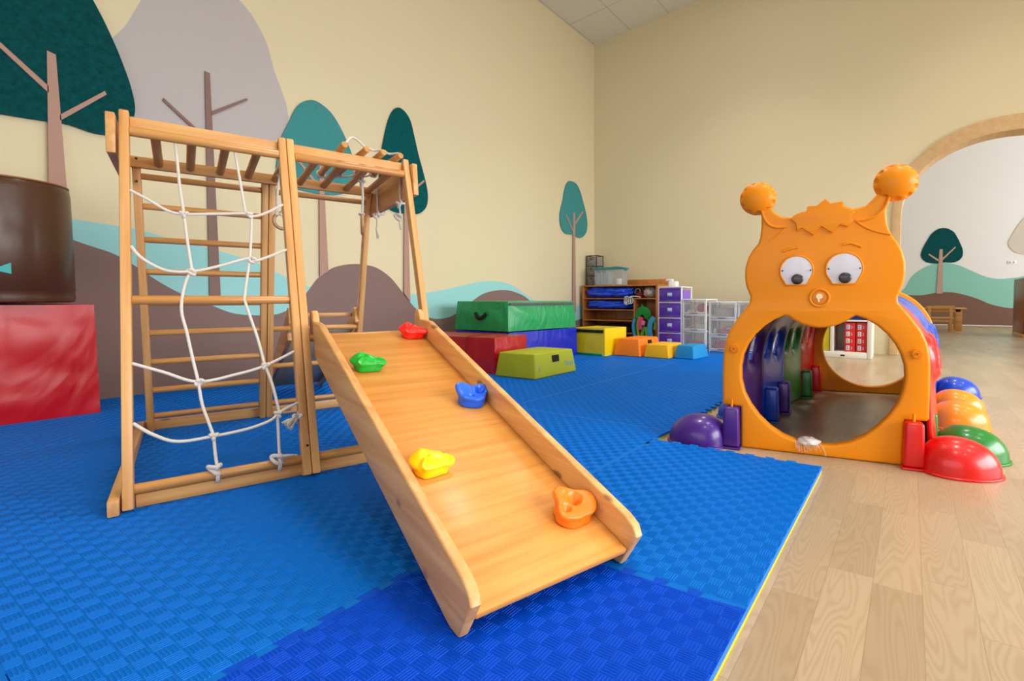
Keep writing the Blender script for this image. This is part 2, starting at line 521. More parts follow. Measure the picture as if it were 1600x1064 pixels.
# ------------------------------------------------------------------ painted hills and felt trees on the left wall
def felt(name, col, amt=0.35):
    m, nt, p = newmat(name)
    tc = N(nt, 'ShaderNodeTexCoord')
    no = N(nt, 'ShaderNodeTexNoise'); no.inputs['Scale'].default_value = 26; no.inputs['Detail'].default_value = 7; no.inputs['Roughness'].default_value = 0.75
    nt.links.new(tc.outputs['Object'], no.inputs['Vector'])
    r = N(nt, 'ShaderNodeValToRGB'); r.color_ramp.elements[0].position = 0.35; r.color_ramp.elements[1].position = 0.7
    nt.links.new(no.outputs['Fac'], r.inputs[0])
    nt.links.new(mixc(nt, r.outputs[0], tuple(c * (1 - amt) for c in col[:3]) + (1,), tuple(c * (1 + amt) for c in col[:3]) + (1,)), p.inputs['Base Color'])
    p.inputs['Roughness'].default_value = 0.95; p.inputs['Specular IOR Level'].default_value = 0.15
    b = N(nt, 'ShaderNodeBump'); b.inputs['Distance'].default_value = 0.002; nt.links.new(no.outputs['Fac'], b.inputs['Height']); nt.links.new(b.outputs['Normal'], p.inputs['Normal'])
    return m


F_DARK = felt('dark_teal_felt', srgb(8, 76, 78), 0.3)
F_TEAL = felt('teal_felt', srgb(70, 148, 150), 0.06)
F_DARK2 = felt('deep_teal_felt', srgb(6, 88, 92), 0.22)
GREYC = plain('mural_grey', srgb(194, 188, 187), 0.85, spec=0.2)
TAUPE = plain('mural_brown', srgb(140, 116, 110), 0.85, spec=0.2)
TAUPE2 = plain('mural_brown_far', srgb(124, 92, 78), 0.85, spec=0.2)
AQUA = plain('mural_aqua', srgb(160, 222, 222), 0.8, spec=0.2)
AQUA2 = plain('mural_green', srgb(138, 194, 178), 0.8, spec=0.2)
TRUNK = plain('mural_trunk', srgb(186, 150, 134), 0.8, spec=0.2)
TRUNKD = plain('mural_trunk_dark', srgb(142, 116, 108), 0.8, spec=0.2)


def wall_shape(name, pts, mat, parent, layer, M, th=0.006, sm=5):
    q = smooth2(pts, sm) if sm else pts
    cx = sum(a for a, b in q) / len(q); cy = sum(b for a, b in q) / len(q)
    return outline(name, [q], th, mat, M @ T(0, 0, layer + th / 2), parent, shift=(cx, cy))


ML = T(XW, 0, 0) @ YZ         # outline in (y, z) on the left wall, thickness into the room (+x)


def wall_tree(label, crown, cmat, trunk, branches, tmat, lay, M=ML, cat='wall decoration', painted=False):
    t = thing('wall_tree', label, cat, M @ T(trunk[2][0], max(trunk[2][1], 0.1), 0))
    if painted: wall_shape('crown', crown, cmat, t, 0.0004, M, 0.001)
    else: wall_shape('crown', crown, cmat, t, lay, M, 0.007)
    wall_shape('trunk', trunk, tmat, t, lay + 0.0075, M, 0.005, 0)
    for b in branches: wall_shape('branch', b, tmat, t, lay + 0.0075, M, 0.005, 0)
    return t


# hills: aqua behind, brown in front
def hill(label, pts, mat, lay, M=ML, z0=0.02, sm=4):
    top = [(p.x, p.y) for p in catmull([(a, b, 0) for a, b in pts], sm)]
    poly = [(top[0][0], z0)] + top + [(top[-1][0], z0)]
    cx = sum(a for a, b in poly) / len(poly)
    o = outline('painted_hill', [poly], 0.002, mat, M @ T(0, 0, lay + 0.001), shift=(cx, 0.0))
    return tag(o, label, 'mural')


hill('light blue painted hill on left wall behind the climbing frame', [(-1.8, 0.9), (-0.6, 1.2), (0.2, 1.2), (0.92, 1.12), (1.15, 1.10), (1.35, 1.05), (1.59, 1.0), (1.85, 0.925), (2.07, 0.82), (2.3, 0.72), (2.5, 0.6)], AQUA, 0.0005)
hill('light blue painted hill on left wall above the green mat block', [(2.6, 0.45), (2.9, 0.64), (3.23, 0.69), (3.48, 0.715), (3.74, 0.76), (3.99, 0.81), (4.22, 0.85), (4.44, 0.86), (4.7, 0.83), (4.95, 0.73), (5.12, 0.65), (5.5, 0.5), (5.8, 0.47), (6.04, 0.51), (6.3, 0.57), (6.6, 0.62)], AQUA, 0.0005)
hill('brown painted hill sloping down on left wall behind the climbing net', [(-1.8, 1.3), (0.0, 1.25), (0.5, 1.14), (0.92, 0.98), (1.05, 0.93), (1.15, 0.86), (1.27, 0.76), (1.39, 0.68), (1.54, 0.61), (1.71, 0.535), (1.94, 0.52), (2.06, 0.55), (2.23, 0.66), (2.35, 0.7)], TAUPE, 0.0028)
hill('round brown painted hill on left wall between two trunks behind the slide', [(2.05, 0.5), (2.15, 0.6), (2.25, 0.73), (2.32, 0.82), (2.44, 0.91), (2.57, 0.95), (2.7, 0.962), (2.86, 0.94), (3.0, 0.86), (3.1, 0.76), (3.23, 0.61), (3.32, 0.53), (3.47, 0.45), (3.62, 0.435), (3.79, 0.46)], TAUPE, 0.0052)
hill('low brown painted hill on left wall just above the green mat block', [(3.6, 0.42), (3.79, 0.47), (4.08, 0.63), (4.25, 0.71), (4.47, 0.75), (4.7, 0.75), (4.95, 0.69), (5.12, 0.6), (5.5, 0.38), (5.9, 0.3), (6.15, 0.32), (6.3, 0.35), (6.6, 0.4)], TAUPE, 0.0028)

wall_tree('large pale grey round tree on left wall above the climbing frame', [(1.0, 1.86), (0.95, 2.05), (1.05, 2.22), (1.14, 2.36), (1.2, 2.5), (1.27, 2.66), (1.38, 2.82), (1.52, 2.92), (1.68, 2.92), (1.8, 2.85), (1.89, 2.76), (1.97, 2.62), (2.02, 2.43), (2.07, 2.3), (2.11, 2.16), (2.11, 2.03), (2.06, 1.92), (1.9, 1.84), (1.6, 1.79), (1.3, 1.76), (1.1, 1.78)],
          GREYC, [(1.56, 2.25), (1.59, 2.245), (1.615, 0.62), (1.545, 0.62)],
          [[(1.32, 1.965), (1.325, 1.985), (1.555, 1.79), (1.555, 1.76)], [(1.592, 1.95), (1.592, 1.98), (1.82, 2.15), (1.825, 2.135)]], TRUNKD, 0.0005, painted=True)
wall_tree('big dark teal felt tree on left wall at the photo top left', [(-0.2, 1.75), (-0.28, 2.1), (-0.1, 2.5), (0.15, 2.8), (0.45, 2.95), (0.75, 2.83), (0.93, 2.58), (1.02, 2.41), (1.08, 2.26), (1.12, 2.14), (1.16, 1.99), (1.175, 1.85), (1.14, 1.74), (1.07, 1.67), (0.98, 1.655), (0.87, 1.675), (0.75, 1.665), (0.6, 1.655), (0.4, 1.64), (0.1, 1.6)],
          F_DARK, [(0.797, 2.07), (0.832, 2.06), (0.862, 1.0), (0.775, 1.0)],
          [[(0.45, 2.19), (0.45, 2.215), (0.797, 1.87), (0.797, 1.83)], [(0.838, 1.685), (0.838, 1.72), (1.035, 1.925), (1.042, 1.905)]], TRUNK, 0.016)
wall_tree('teal felt tree on left wall directly behind the monkey bars', [(2.02, 1.62), (2.02, 1.76), (2.05, 1.91), (2.11, 2.05), (2.16, 2.17), (2.22, 2.25), (2.3, 2.295), (2.38, 2.285), (2.47, 2.23), (2.55, 2.12), (2.61, 2.0), (2.655, 1.88), (2.67, 1.75), (2.62, 1.62), (2.5, 1.55), (2.3, 1.53), (2.12, 1.55)],
          F_TEAL, [(2.345, 1.85), (2.375, 1.85), (2.402, 0.886), (2.328, 0.833)],
          [[(2.17, 1.76), (2.18, 1.78), (2.345, 1.6), (2.345, 1.565)], [(2.375, 1.6), (2.375, 1.63), (2.5, 1.81), (2.51, 1.8)]], TRUNK, 0.009)
wall_tree('narrow tall dark teal felt tree on left wall behind the frame end', [(2.9, 1.72), (2.93, 2.0), (2.97, 2.2), (3.02, 2.37), (3.07, 2.46), (3.13, 2.5), (3.2, 2.48), (3.26, 2.41), (3.3, 2.28), (3.35, 2.1), (3.41, 1.92), (3.45, 1.77), (3.455, 1.66), (3.42, 1.57), (3.33, 1.505), (3.2, 1.49), (3.08, 1.485), (2.98, 1.52), (2.92, 1.6)],
          F_DARK2, [(3.175, 1.85), (3.205, 1.85), (3.222, 0.616), (3.15, 0.705)],
          [[(3.0, 1.8), (3.01, 1.82), (3.175, 1.66), (3.175, 1.63)], [(3.205, 1.66), (3.205, 1.69), (3.405, 1.86), (3.415, 1.845)]], TRUNK, 0.009)
wall_tree('small teal felt tree on left wall next to the room corner', [(6.02, 2.37), (5.92, 2.33), (5.85, 2.2), (5.81, 2.05), (5.75, 1.9), (5.735, 1.77), (5.78, 1.65), (5.86, 1.595), (5.98, 1.59), (6.08, 1.6), (6.2, 1.565), (6.32, 1.59), (6.42, 1.68), (6.445, 1.82), (6.4, 1.98), (6.33, 2.12), (6.26, 2.25), (6.16, 2.35)],
          F_TEAL, [(6.06, 1.92), (6.1, 1.92), (6.125, 0.45), (6.035, 0.45)],
          [[(5.86, 1.86), (5.88, 1.87), (6.055, 1.67), (6.055, 1.63)], [(6.11, 1.74), (6.11, 1.79), (6.3, 1.98), (6.325, 1.965)]], TRUNK, 0.009)
# far room mural
MFR = T(0, YF, 0) @ XZ        # outline in (x, z); local +z points to -y, into the room
hill('pale green painted hill on the far room wall', [(-1.5, 0.7), (-0.6, 0.6), (-0.18, 0.86), (0.0, 1.2), (0.21, 1.40), (0.46, 1.52), (0.72, 1.54), (0.97, 1.48), (1.21, 1.35), (1.46, 1.21), (1.69, 1.13), (1.92, 1.13), (2.23, 1.18), (2.9, 1.4), (3.6, 1.2), (4.6, 0.8)], AQUA2, 0.0005, MFR)
hill('brown painted hill along the foot of the far room wall', [(-1.5, 0.9), (-0.6, 0.82), (-0.18, 0.76), (0.22, 0.74), (0.48, 0.79), (0.73, 0.82), (0.98, 0.79), (1.23, 0.71), (1.42, 0.63), (1.61, 0.53), (1.8, 0.47), (2.07, 0.43), (2.6, 0.5), (3.4, 0.7), (4.6, 0.6)], TAUPE2, 0.0028, MFR)
wall_tree('dark teal round tree on the far room wall seen through the arch', [(0.2, 1.76), (0.24, 1.93), (0.33, 2.12), (0.42, 2.28), (0.57, 2.39), (0.72, 2.39), (0.86, 2.3), (0.93, 2.18), (1.0, 2.02), (1.06, 1.84), (1.05, 1.67), (0.96, 1.57), (0.84, 1.54), (0.7, 1.55), (0.5, 1.53), (0.33, 1.57), (0.24, 1.65)],
          F_DARK, [(0.59, 1.88), (0.655, 1.88), (0.675, 0.78), (0.55, 0.78)],
          [[(0.36, 1.755), (0.375, 1.785), (0.59, 1.62), (0.59, 1.56)], [(0.655, 1.6), (0.655, 1.66), (0.905, 1.93), (0.925, 1.91)]], TRUNK, 0.006, MFR)
wall_tree('pale beige round tree on the far room wall at photo right edge', [(1.92, 1.94), (1.97, 2.1), (2.07, 2.32), (2.2, 2.52), (2.4, 2.7), (2.65, 2.7), (2.85, 2.5), (2.95, 2.2), (2.95, 1.9), (2.8, 1.72), (2.5, 1.66), (2.2, 1.68), (2.02, 1.76)],
          plain('mural_beige', srgb(204, 192, 178), 0.85, spec=0.2), [(2.42, 2.2), (2.48, 2.2), (2.5, 1.1), (2.4, 1.1)], [[(2.2, 2.1), (2.22, 2.12), (2.42, 1.95), (2.42, 1.9)]], TRUNK, 0.006, MFR)
t = thing('wall_socket', 'small white socket plate on the far room wall', 'socket', T(2.0, YF - 0.006, 1.505))
box('plate', (-0.08, -0.006, -0.035), (0.08, 0.006, 0.035), WHITE, T(2.0, YF - 0.006, 1.505), t, bev=0.003)
SOCK = plain('socket_grey', srgb(170, 168, 162), 0.5)
for dx in (-0.035, 0.035): box('socket_insert', (dx - 0.015, -0.01, -0.0175), (dx + 0.015, -0.006, 0.0175), SOCK, T(2.0, YF - 0.006, 1.505), t, bev=0.001)


# ------------------------------------------------------------------ foam mats
def mat_material(name, col, cell=0.03125, flat=False):
    m, nt, p = newmat(name)
    g = N(nt, 'ShaderNodeNewGeometry'); sep = N(nt, 'ShaderNodeSeparateXYZ'); nt.links.new(g.outputs['Position'], sep.inputs[0])
    u = math_n(nt, 'DIVIDE', math_n(nt, 'ADD', sep.outputs[0], 9.96), cell); v = math_n(nt, 'DIVIDE', math_n(nt, 'ADD', sep.outputs[1], 9.85), cell)
    par = math_n(nt, 'MODULO', math_n(nt, 'ADD', math_n(nt, 'FLOOR', u), math_n(nt, 'FLOOR', v)), 2.0)
    fu = math_n(nt, 'FRACT', u); fv = math_n(nt, 'FRACT', v)
    su = math_n(nt, 'COSINE', math_n(nt, 'MULTIPLY', fu, 2 * PI * 5)); sv = math_n(nt, 'COSINE', math_n(nt, 'MULTIPLY', fv, 2 * PI * 5))
    st = N(nt, 'ShaderNodeMix'); st.data_type = 'FLOAT'
    nt.links.new(par, st.inputs[0]); nt.links.new(sv, st.inputs[2]); nt.links.new(su, st.inputs[3])
    h = math_n(nt, 'MULTIPLY', math_n(nt, 'ADD', st.outputs[0], 1), 0.5)
    # flat rim round each cell
    eu = math_n(nt, 'MINIMUM', fu, math_n(nt, 'SUBTRACT', 1, fu)); ev = math_n(nt, 'MINIMUM', fv, math_n(nt, 'SUBTRACT', 1, fv))
    rim = math_n(nt, 'LESS_THAN', math_n(nt, 'MINIMUM', eu, ev), 0.05)
    h = math_n(nt, 'MAXIMUM', h, rim)
    b = N(nt, 'ShaderNodeBump'); b.inputs['Strength'].default_value = 1.0; b.inputs['Distance'].default_value = 0.0007
    nt.links.new(h, b.inputs['Height'])
    if not flat: nt.links.new(b.outputs['Normal'], p.inputs['Normal'])
    no = N(nt, 'ShaderNodeTexNoise'); no.inputs['Scale'].default_value = 1.2; no.inputs['Detail'].default_value = 2
    nt.links.new(g.outputs['Position'], no.inputs['Vector'])
    c = mixc(nt, no.outputs['Fac'], tuple(x * 0.9 for x in col[:3]) + (1,), tuple(x * 1.1 for x in col[:3]) + (1,))
    nt.links.new(c, p.inputs['Base Color'])
    p.inputs['Roughness'].default_value = 0.5; p.inputs['Specular IOR Level'].default_value = 0.1
    return m


MAT_A = mat_material('blue_foam', srgb(0, 108, 204))
MAT_AF = mat_material('blue_foam_embossed', srgb(0, 108, 204), flat=True)
MAT_B = mat_material('deep_blue_foam', srgb(0, 74, 200), flat=True)
FOAM_SIDE = plain('blue_foam_cut_edge', srgb(58, 122, 222), 0.85, spec=0.2)
TW, TA = 0.079, 0.009         # tooth pitch and half depth


def seam_line(a0, a1, sgn=1):
    """zig-zag offsets (t, off) of a jigsaw edge between a0 and a1"""
    out = []; n0 = math.ceil(a0 / TW - 1e-6); k = n0
    while k * TW + TW < a1 + 1e-6:
        s = k * TW
        out += [(s + 0.006, -TA), (s + 0.002, TA), (s + 0.5 * TW - 0.002, TA), (s + 0.5 * TW - 0.006, -TA)]
        k += 1
    return [(max(a0, min(a1, t)), o * sgn) for t, o in out]


def ridges(x0, x1, y0, y1, c, ztop):
    """embossed weave: blocks of five low ribs, turned by 90 degrees from cell to cell"""
    V, F = [], []; cl = 0.03125; m = 0.0015; hr = 0.0013
    def rib(a, b, p, q):
        a = max(a, x0 + 0.010); b = min(b, x1 - (0.0006 if x1 > -0.3 else 0.010)); p = max(p, y0 + 0.010); q = min(q, y1 - 0.010)
        if b - a < 0.001 or q - p < 0.001: return
        k = len(V); e = min(0.0007, (b - a) * 0.3, (q - p) * 0.3)
        for z, d in ((ztop - 0.0002, 0), (ztop + hr, e)):
            V.extend([(a + d - c[0], p + d - c[1], z), (b - d - c[0], p + d - c[1], z), (b - d - c[0], q - d - c[1], z), (a + d - c[0], q - d - c[1], z)])
        F.append((k + 4, k + 5, k + 6, k + 7))
        for i in range(4): F.append((k + i, k + (i + 1) % 4, k + 4 + (i + 1) % 4, k + 4 + i))
    i0 = math.floor((x0 + 9.96) / cl); i1 = math.ceil((x1 + 9.96) / cl); j0 = math.floor((y0 + 9.85) / cl); j1 = math.ceil((y1 + 9.85) / cl)
    for i in range(i0, i1):
        for j in range(j0, j1):
            X = i * cl - 9.96; Y = j * cl - 9.85; n = 5; w_ = cl / n
            for k in range(n):
                if (i + j) % 2: rib(X + k * w_ + 0.0014, X + (k + 1) * w_ - 0.0014, Y + m * 0.6, Y + cl - m * 0.6)
                else: rib(X + m * 0.6, X + cl - m * 0.6, Y + k * w_ + 0.0014, Y + (k + 1) * w_ - 0.0014)
    return V, F


def tile(x0, x1, y0, y1, edges, mat, label, group=None):
    """edges: which of 'W','E','S','N' have teeth; every seam follows one shared zig-zag with a hair gap"""
    gp = 0.0007; pts = []
    def side(tag_, fixed, a0, a1, horiz, rev, inset):
        if tag_ in edges: L = [(t, fixed + o + inset) for t, o in seam_line(a0 + 0.02, a1 - 0.02)]
        else: L = []
        L = [(a0, fixed + inset)] + L + [(a1, fixed + inset)]
        if rev: L = L[::-1]
        return [(t, f) if horiz else (f, t) for t, f in L]
    pts += side('S', y0, x0 + gp, x1 - gp, True, False, gp)
    pts += side('E', x1, y0 + gp, y1 - gp, False, False, -gp)
    pts += side('N', y1, x0 + gp, x1 - gp, True, True, -gp)
    pts += side('W', x0, y0 + gp, y1 - gp, False, True, gp)
    cl = [pts[0]]
    for q in pts[1:]:
        if (Vector(q) - Vector(cl[-1])).length > 1e-5: cl.append(q)
    if (Vector(cl[0]) - Vector(cl[-1])).length < 1e-5: cl.pop()
    t = thing('foam_mat_tile', label, 'foam mat', T((x0 + x1) / 2, (y0 + y1) / 2, 0), group)
    c = ((x0 + x1) / 2, (y0 + y1) / 2)
    o = outline('blue_top_layer', [cl], 0.0145, mat, T(0, 0, 0.01645), t, shift=c)
    o.data.materials.append(FOAM_SIDE)
    if mat is not MAT_A:
        V, F = ridges(x0, x1, y0, y1, c, 0.00725)
        old = o.data; nv = len(old.vertices)
        me = bpy.data.meshes.new('blue_top_layer')
        me.from_pydata([tuple(v.co) for v in old.vertices] + V, [], [tuple(p.vertices) for p in old.polygons] + [tuple(i + nv for i in f) for f in F])
        for m_ in old.materials: me.materials.append(m_)
        o.data = me; o.data.update()
        np_old = len(old.polygons)
    else: np_old = 10 ** 9
    for i_, f in enumerate(o.data.polygons):
        if i_ < np_old and abs(f.normal.z) < 0.5 and x1 > -0.3: f.material_index = 1
    outline('yellow_bottom_layer', [cl], 0.0085, YELLOW_FOAM, T(0, 0, 0.0047), t, shift=c, label='yellow foam underside layer')


GRP = 'medium blue interlocking foam mat tiles'
LBL = 'medium blue woven-texture foam floor tile joined to its neighbours'
xs = [-4.255, -3.96, -2.96, -1.96, -0.955]
ys = [-1.85, -0.85, 0.15, 1.15, 2.15, 3.15, 4.15, 5.15, 6.15, 6.62]
for i in range(4):
    for j in range(len(ys) - 1):
        e = ''
        if i > 0: e += 'W'
        e += 'E'
        if j > 0: e += 'S'
        if j < len(ys) - 2: e += 'N'
        near = math.hypot((xs[i] + xs[i + 1]) / 2, (ys[j] + ys[j + 1]) / 2) < 5.4
        tile(xs[i], xs[i + 1], ys[j], ys[j + 1], e, MAT_AF if near else MAT_A, LBL, GRP)
tile(-0.955, -0.265, 0.98, 1.985, 'WSN', MAT_AF, 'medium blue foam tile with yellow edge in front of the caterpillar tunnel mouth')
tile(-0.955, -0.265, -0.02, 0.98, 'WSN', MAT_B, 'deeper blue foam tile under the low end of the slide')
tile(-0.955, -0.265, -1.02, -0.02, 'WN', MAT_B, 'deeper blue foam tile nearest the camera, below the photo edge')
# ================================================================== CLIMBING FRAME
AF = 0.3173
FM = T(-1.905, 0.46, 0) @ RZ(PI / 2 - AF)          # local x = along the frame, y = towards the left wall
vf = lambda z: 0.022 + 0.31 * (z - ZM)             # centre line of the front legs
vr = lambda z: 1.175 - 0.31 * (z - ZM)             # centre line of the rear legs
frame = thing('jungle_gym', 'large pine A-frame climber with ladder side and monkey bars on blue mats', 'climbing frame', FM @ T(0.48, 0.6, ZM))


def leg(u, rear=False, top=1.28, w=0.026):
    v = vr if rear else vf
    z0 = ZM + 0.004
    o = bar('leg', (u, v(z0), z0), (u, v(top), top), w, 0.044, PINE, FM, frame, bev=0.005, upv=(0, 1, 0))
    return o


for u in (0.018, 0.472, 0.499): leg(u)
leg(0.954)
for u in (0.024, 0.458, 0.486, 0.903): leg(u, True, 1.195)
# base beams
bar('base_beam', (-0.012, 0.0, ZM + 0.0235), (-0.012, 1.2, ZM + 0.0235), 0.026, 0.047, PINE, FM, frame)
bar('base_beam', (0.982, 0.0, ZM + 0.0235), (0.935, 1.2, ZM + 0.0235), 0.026, 0.047, PINE, FM, frame)
bar('base_beam', (0.032, 0.058, ZM + 0.02), (0.968, 0.058, ZM + 0.02), 0.026, 0.04, PINE, FM, frame)
bar('base_beam', (0.002, 1.206, ZM + 0.0235), (0.94, 1.206, ZM + 0.0235), 0.024, 0.047, PINE, FM, frame)
rod('base_rod', (0.03, 0.045, 0.083), (0.46, 0.045, 0.083), 0.015, PINE_R, FM, frame)
rod('base_rod', (0.512, 0.045, 0.083), (0.943, 0.045, 0.083), 0.015, PINE_R, FM, frame)
# front: top boards, top rods, middle rung, slide rung
for a, b in ((0.031, 0.459), (0.512, 0.941)):
    bar('top_board', (a, 0.412, 1.241), (b, 0.412, 1.241), 0.024, 0.056, PINE, FM, frame)
    rod('top_rod', (a, 0.385, 1.214), (b, 0.385, 1.214), 0.0165, PINE_R, FM, frame)
rod('rung', (0.031, vf(0.642), 0.642), (0.459, vf(0.642), 0.642), 0.0145, PINE_R, FM, frame)
rod('rung', (0.512, vf(0.5), 0.5), (0.941, vf(0.5), 0.5), 0.0145, PINE_R, FM, frame)
# rear: ladder
bar('top_board', (0.0, 0.772, 1.190), (0.905, 0.772, 1.190), 0.024, 0.044, PINE, FM, frame)
for k in range(8):
    z = 1.164 - 0.134 * k if k else 1.146
    if abs(z - 0.09) < 0.02: z = 0.098
    rod('rung', (0.037, vr(z), z), (0.445, vr(z), z), 0.013, PINE_R, FM, frame)
rod('rung', (0.037, vr(0.1), 0.1), (0.445, vr(0.1), 0.1), 0.013, PINE_R, FM, frame)
for z in (1.146, 0.494, 0.30, 0.1):
    rod('rung', (0.499, vr(z), z), (0.892, vr(z), z), 0.013, PINE_R, FM, frame)
# end boards
bar('end_board', (-0.014, 0.355, 1.195), (-0.008, 0.83, 1.175), 0.024, 0.135, PINE, FM, frame)
bar('end_board', (0.985, 0.355, 1.193), (0.921, 0.87, 1.148), 0.024, 0.145, PINE, FM, frame)
# monkey bars
for k in range(9):
    u = 0.094 + 0.1010 * k
    rod('monkey_bar', (u, 0.40, 1.232), (u - 0.002 * k, 0.764, 1.190), 0.0145, PINE_R, FM, frame)
# bolts
bm = bmesh.new()
for (u, v, z, ax) in [(0.018, 0.382, 1.2, 'y'), (0.472, 0.0, 0.14, 'y'), (0.03, 0.70, 1.19, 'y'), (0.9, 0.755, 1.19, 'y'), (0.024, 0.80, 1.12, 'y'), (0.925, 0.775, 1.13, 'y'), (0.02, 1.19, 0.05, 'y'), (0.97, 0.4, 1.19, 'x'), (0.97, 0.42, 1.15, 'x'), (0.97, 0.75, 1.18, 'x')]:
    r = bmesh.ops.create_cone(bm, cap_ends=True, segments=12, radius1=0.0045, radius2=0.004, depth=0.006)
    m = RX(PI / 2) if ax == 'y' else RY(PI / 2)
    bmesh.ops.transform(bm, matrix=T(u, v, z) @ m, verts=r['verts'])
meshobj('bolts', bm, BOLT, FM, frame)

# ---- rope net in the front plane
MN = FM
net = thing('rope_net', 'white knotted rope climbing net hanging in the left half of the pine frame', 'climbing net', FM @ T(0.25, 0.2, 0.642))


def np_(u, z, off=-0.012): return (u, 0.31 * (z - ZM) + 0.022 + off, z)


ropes = [
    [(0.148, 1.20), (0.153, 1.113), (0.157, 1.03), (0.165, 0.94), (0.171, 0.853), (0.181, 0.74)],
    [(0.181, 0.74), (0.167, 0.712), (0.154, 0.655), (0.151, 0.6), (0.162, 0.536), (0.175, 0.448), (0.186, 0.379), (0.194, 0.307), (0.208, 0.25), (0.22, 0.204)],
    [(0.22, 0.204), (0.222, 0.15), (0.226, 0.105)],
    [(0.319, 1.20), (0.329, 1.083), (0.34, 0.957)],
    [(0.358, 0.952), (0.345, 0.80), (0.323, 0.66), (0.325, 0.625), (0.353, 0.506), (0.368, 0.417)],
    [(0.368, 0.417), (0.387, 0.346), (0.402, 0.252)],
    [(0.396, 0.24), (0.395, 0.18), (0.394, 0.112)],
]
for r_ in ropes: tube('rope', [(q[0], 0.399, q[1] + 0.01) if q[1] > 1.19 else np_(*q) for q in r_], 0.0046, ROPE, FM, net)
hors = [
    [(0.031, 1.003), (0.072, 0.978), (0.123, 0.944), (0.165, 0.937), (0.251, 0.947), (0.337, 0.958), (0.36, 0.95), (0.401, 0.967), (0.459, 1.008)],
    [(0.031, 0.815), (0.058, 0.776), (0.113, 0.740), (0.18, 0.738), (0.25, 0.758), (0.343, 0.793), (0.363, 0.784), (0.45, 0.826), (0.459, 0.83)],
    [(0.031, 0.447), (0.102, 0.415), (0.186, 0.377), (0.288, 0.391), (0.368, 0.412), (0.459, 0.455)],
    [(0.031, 0.272), (0.075, 0.233), (0.132, 0.203), (0.22, 0.204), (0.309, 0.212), (0.374, 0.229), (0.402, 0.252), (0.459, 0.277)],
]
for r_ in hors: tube('rope', [np_(*q, -0.016) for q in r_], 0.005, ROPE, FM, net)


def knot(c, r, M, parent, rad=0.006, name='knot', seed=0, label=None):
    random.seed(seed)
    pts = []
    for i in range(14):
        a = 2 * PI * i / 14
        pts.append((c[0] + r * (math.sin(a) + 0.7 * math.sin(2 * a + seed)) * 0.7, c[1] + r * 0.55 * math.sin(3 * a), c[2] + r * (math.cos(a) - 0.5 * math.cos(2 * a)) * 0.8))
    return tube(name, pts, rad, ROPE, M, parent, n=8, k=4, closed=True, label=label)


for i, (u, z) in enumerate([(0.165, 0.937), (0.352, 0.955), (0.181, 0.738), (0.352, 0.788), (0.188, 0.377), (0.369, 0.413), (0.22, 0.204), (0.4, 0.248)]):
    knot(np_(u, z, -0.016), 0.009, FM, net, 0.0055, seed=i)
# knots round the bottom rod
for i, (u, h) in enumerate(((0.226, 0), (0.394, 1))):
    knot((u - 0.004, 0.03, 0.106), 0.016, FM, net, 0.0065, seed=20 + i)
    ring_ = [(u, 0.045 + 0.0215 * math.sin(a), 0.083 + 0.0215 * math.cos(a)) for a in [2 * PI * k / 12 for k in range(12)]]
    tube('rope_loop', ring_, 0.0058, ROPE, FM, net, closed=True, k=3)
tube('rope_tail', [(0.40, 0.028, 0.11), (0.425, 0.03, 0.108), (0.445, 0.04, 0.102)], lambda t: 0.006 - 0.003 * t, ROPE, FM, net)

def tassel(name, p0, p1, M, parent, spread=0.016, n=26, seed=1, rad=0.0016):
    """frayed rope end from p0 to p1"""
    random.seed(seed); bm = bmesh.new(); a = Vector(p0); b = Vector(p1); L = (b - a)
    u = L.orthogonal().normalized(); v = L.normalized().cross(u)
    for i in range(n):
        th = random.random() * 2 * PI; s = spread * math.sqrt(random.random())
        d = (u * math.cos(th) + v * math.sin(th))
        P = [a + d * s * 0.15, a + L * 0.5 + d * s * 0.7, a + L * (0.85 + 0.25 * random.random()) + d * s]
        add_tube(bm, [p - a for p in catmull(P, 3)], rad, 4)
    return meshobj(name, bm, ROPE, M @ T(*a), parent)


# ---- frayed knot hanging at the middle legs
tk = thing('frayed_rope_knot', 'frayed white rope end knotted low beside the middle legs of the frame', 'rope', FM @ T(0.45, 0.07, 0.235))
knot((0.452, 0.072, 0.228), 0.012, FM, tk, 0.007, seed=5)
tassel('frayed_end', (0.446, 0.07, 0.226), (0.42, 0.062, 0.205), FM, tk, 0.022, 60, 3, 0.002)
tube('rope', [(0.456, 0.072, 0.236), (0.466, 0.10, 0.25), (0.474, 0.145, 0.29), (0.476, 0.155, 0.34)], 0.005, ROPE, FM, tk)

# ---- gym rings hanging from the monkey bars
WOODRING = wood('ring_wood', srgb(170, 130, 80), srgb(196, 154, 100), knots=False)


def gym_ring(label, u, v, ztop, zrope, R, tilt, tail=True, seed=0):
    t = thing('gym_ring', label, 'gym ring', FM @ T(u, v, zrope), None)
    ring_ = [(u, v + 0.019 * math.sin(a), ztop + 0.019 * math.cos(a)) for a in [2 * PI * k / 12 for k in range(12)]]
    tube('rope_loop', ring_, 0.0055, ROPE, FM, t, closed=True, k=3)
    tube('rope', [(u, v, ztop - 0.02), (u + 0.004, v, (ztop + zrope) / 2), (u, v, zrope)], 0.0055, ROPE, FM, t)
    knot((u, v, ztop - 0.026), 0.011, FM, t, 0.006, seed=seed + 1)
    knot((u, v, zrope), 0.009, FM, t, 0.0055, seed=seed + 2)
    c = Vector((u, v, zrope - R)); ct, st = math.cos(tilt), math.sin(tilt)
    pts = [c + Vector((R * math.sin(a) * ct, R * math.sin(a) * st, R * math.cos(a))) for a in [2 * PI * k / 28 for k in range(28)]]
    tube('ring', pts, 0.0075, WOODRING, FM, t, n=12, closed=True, k=2)
    return t


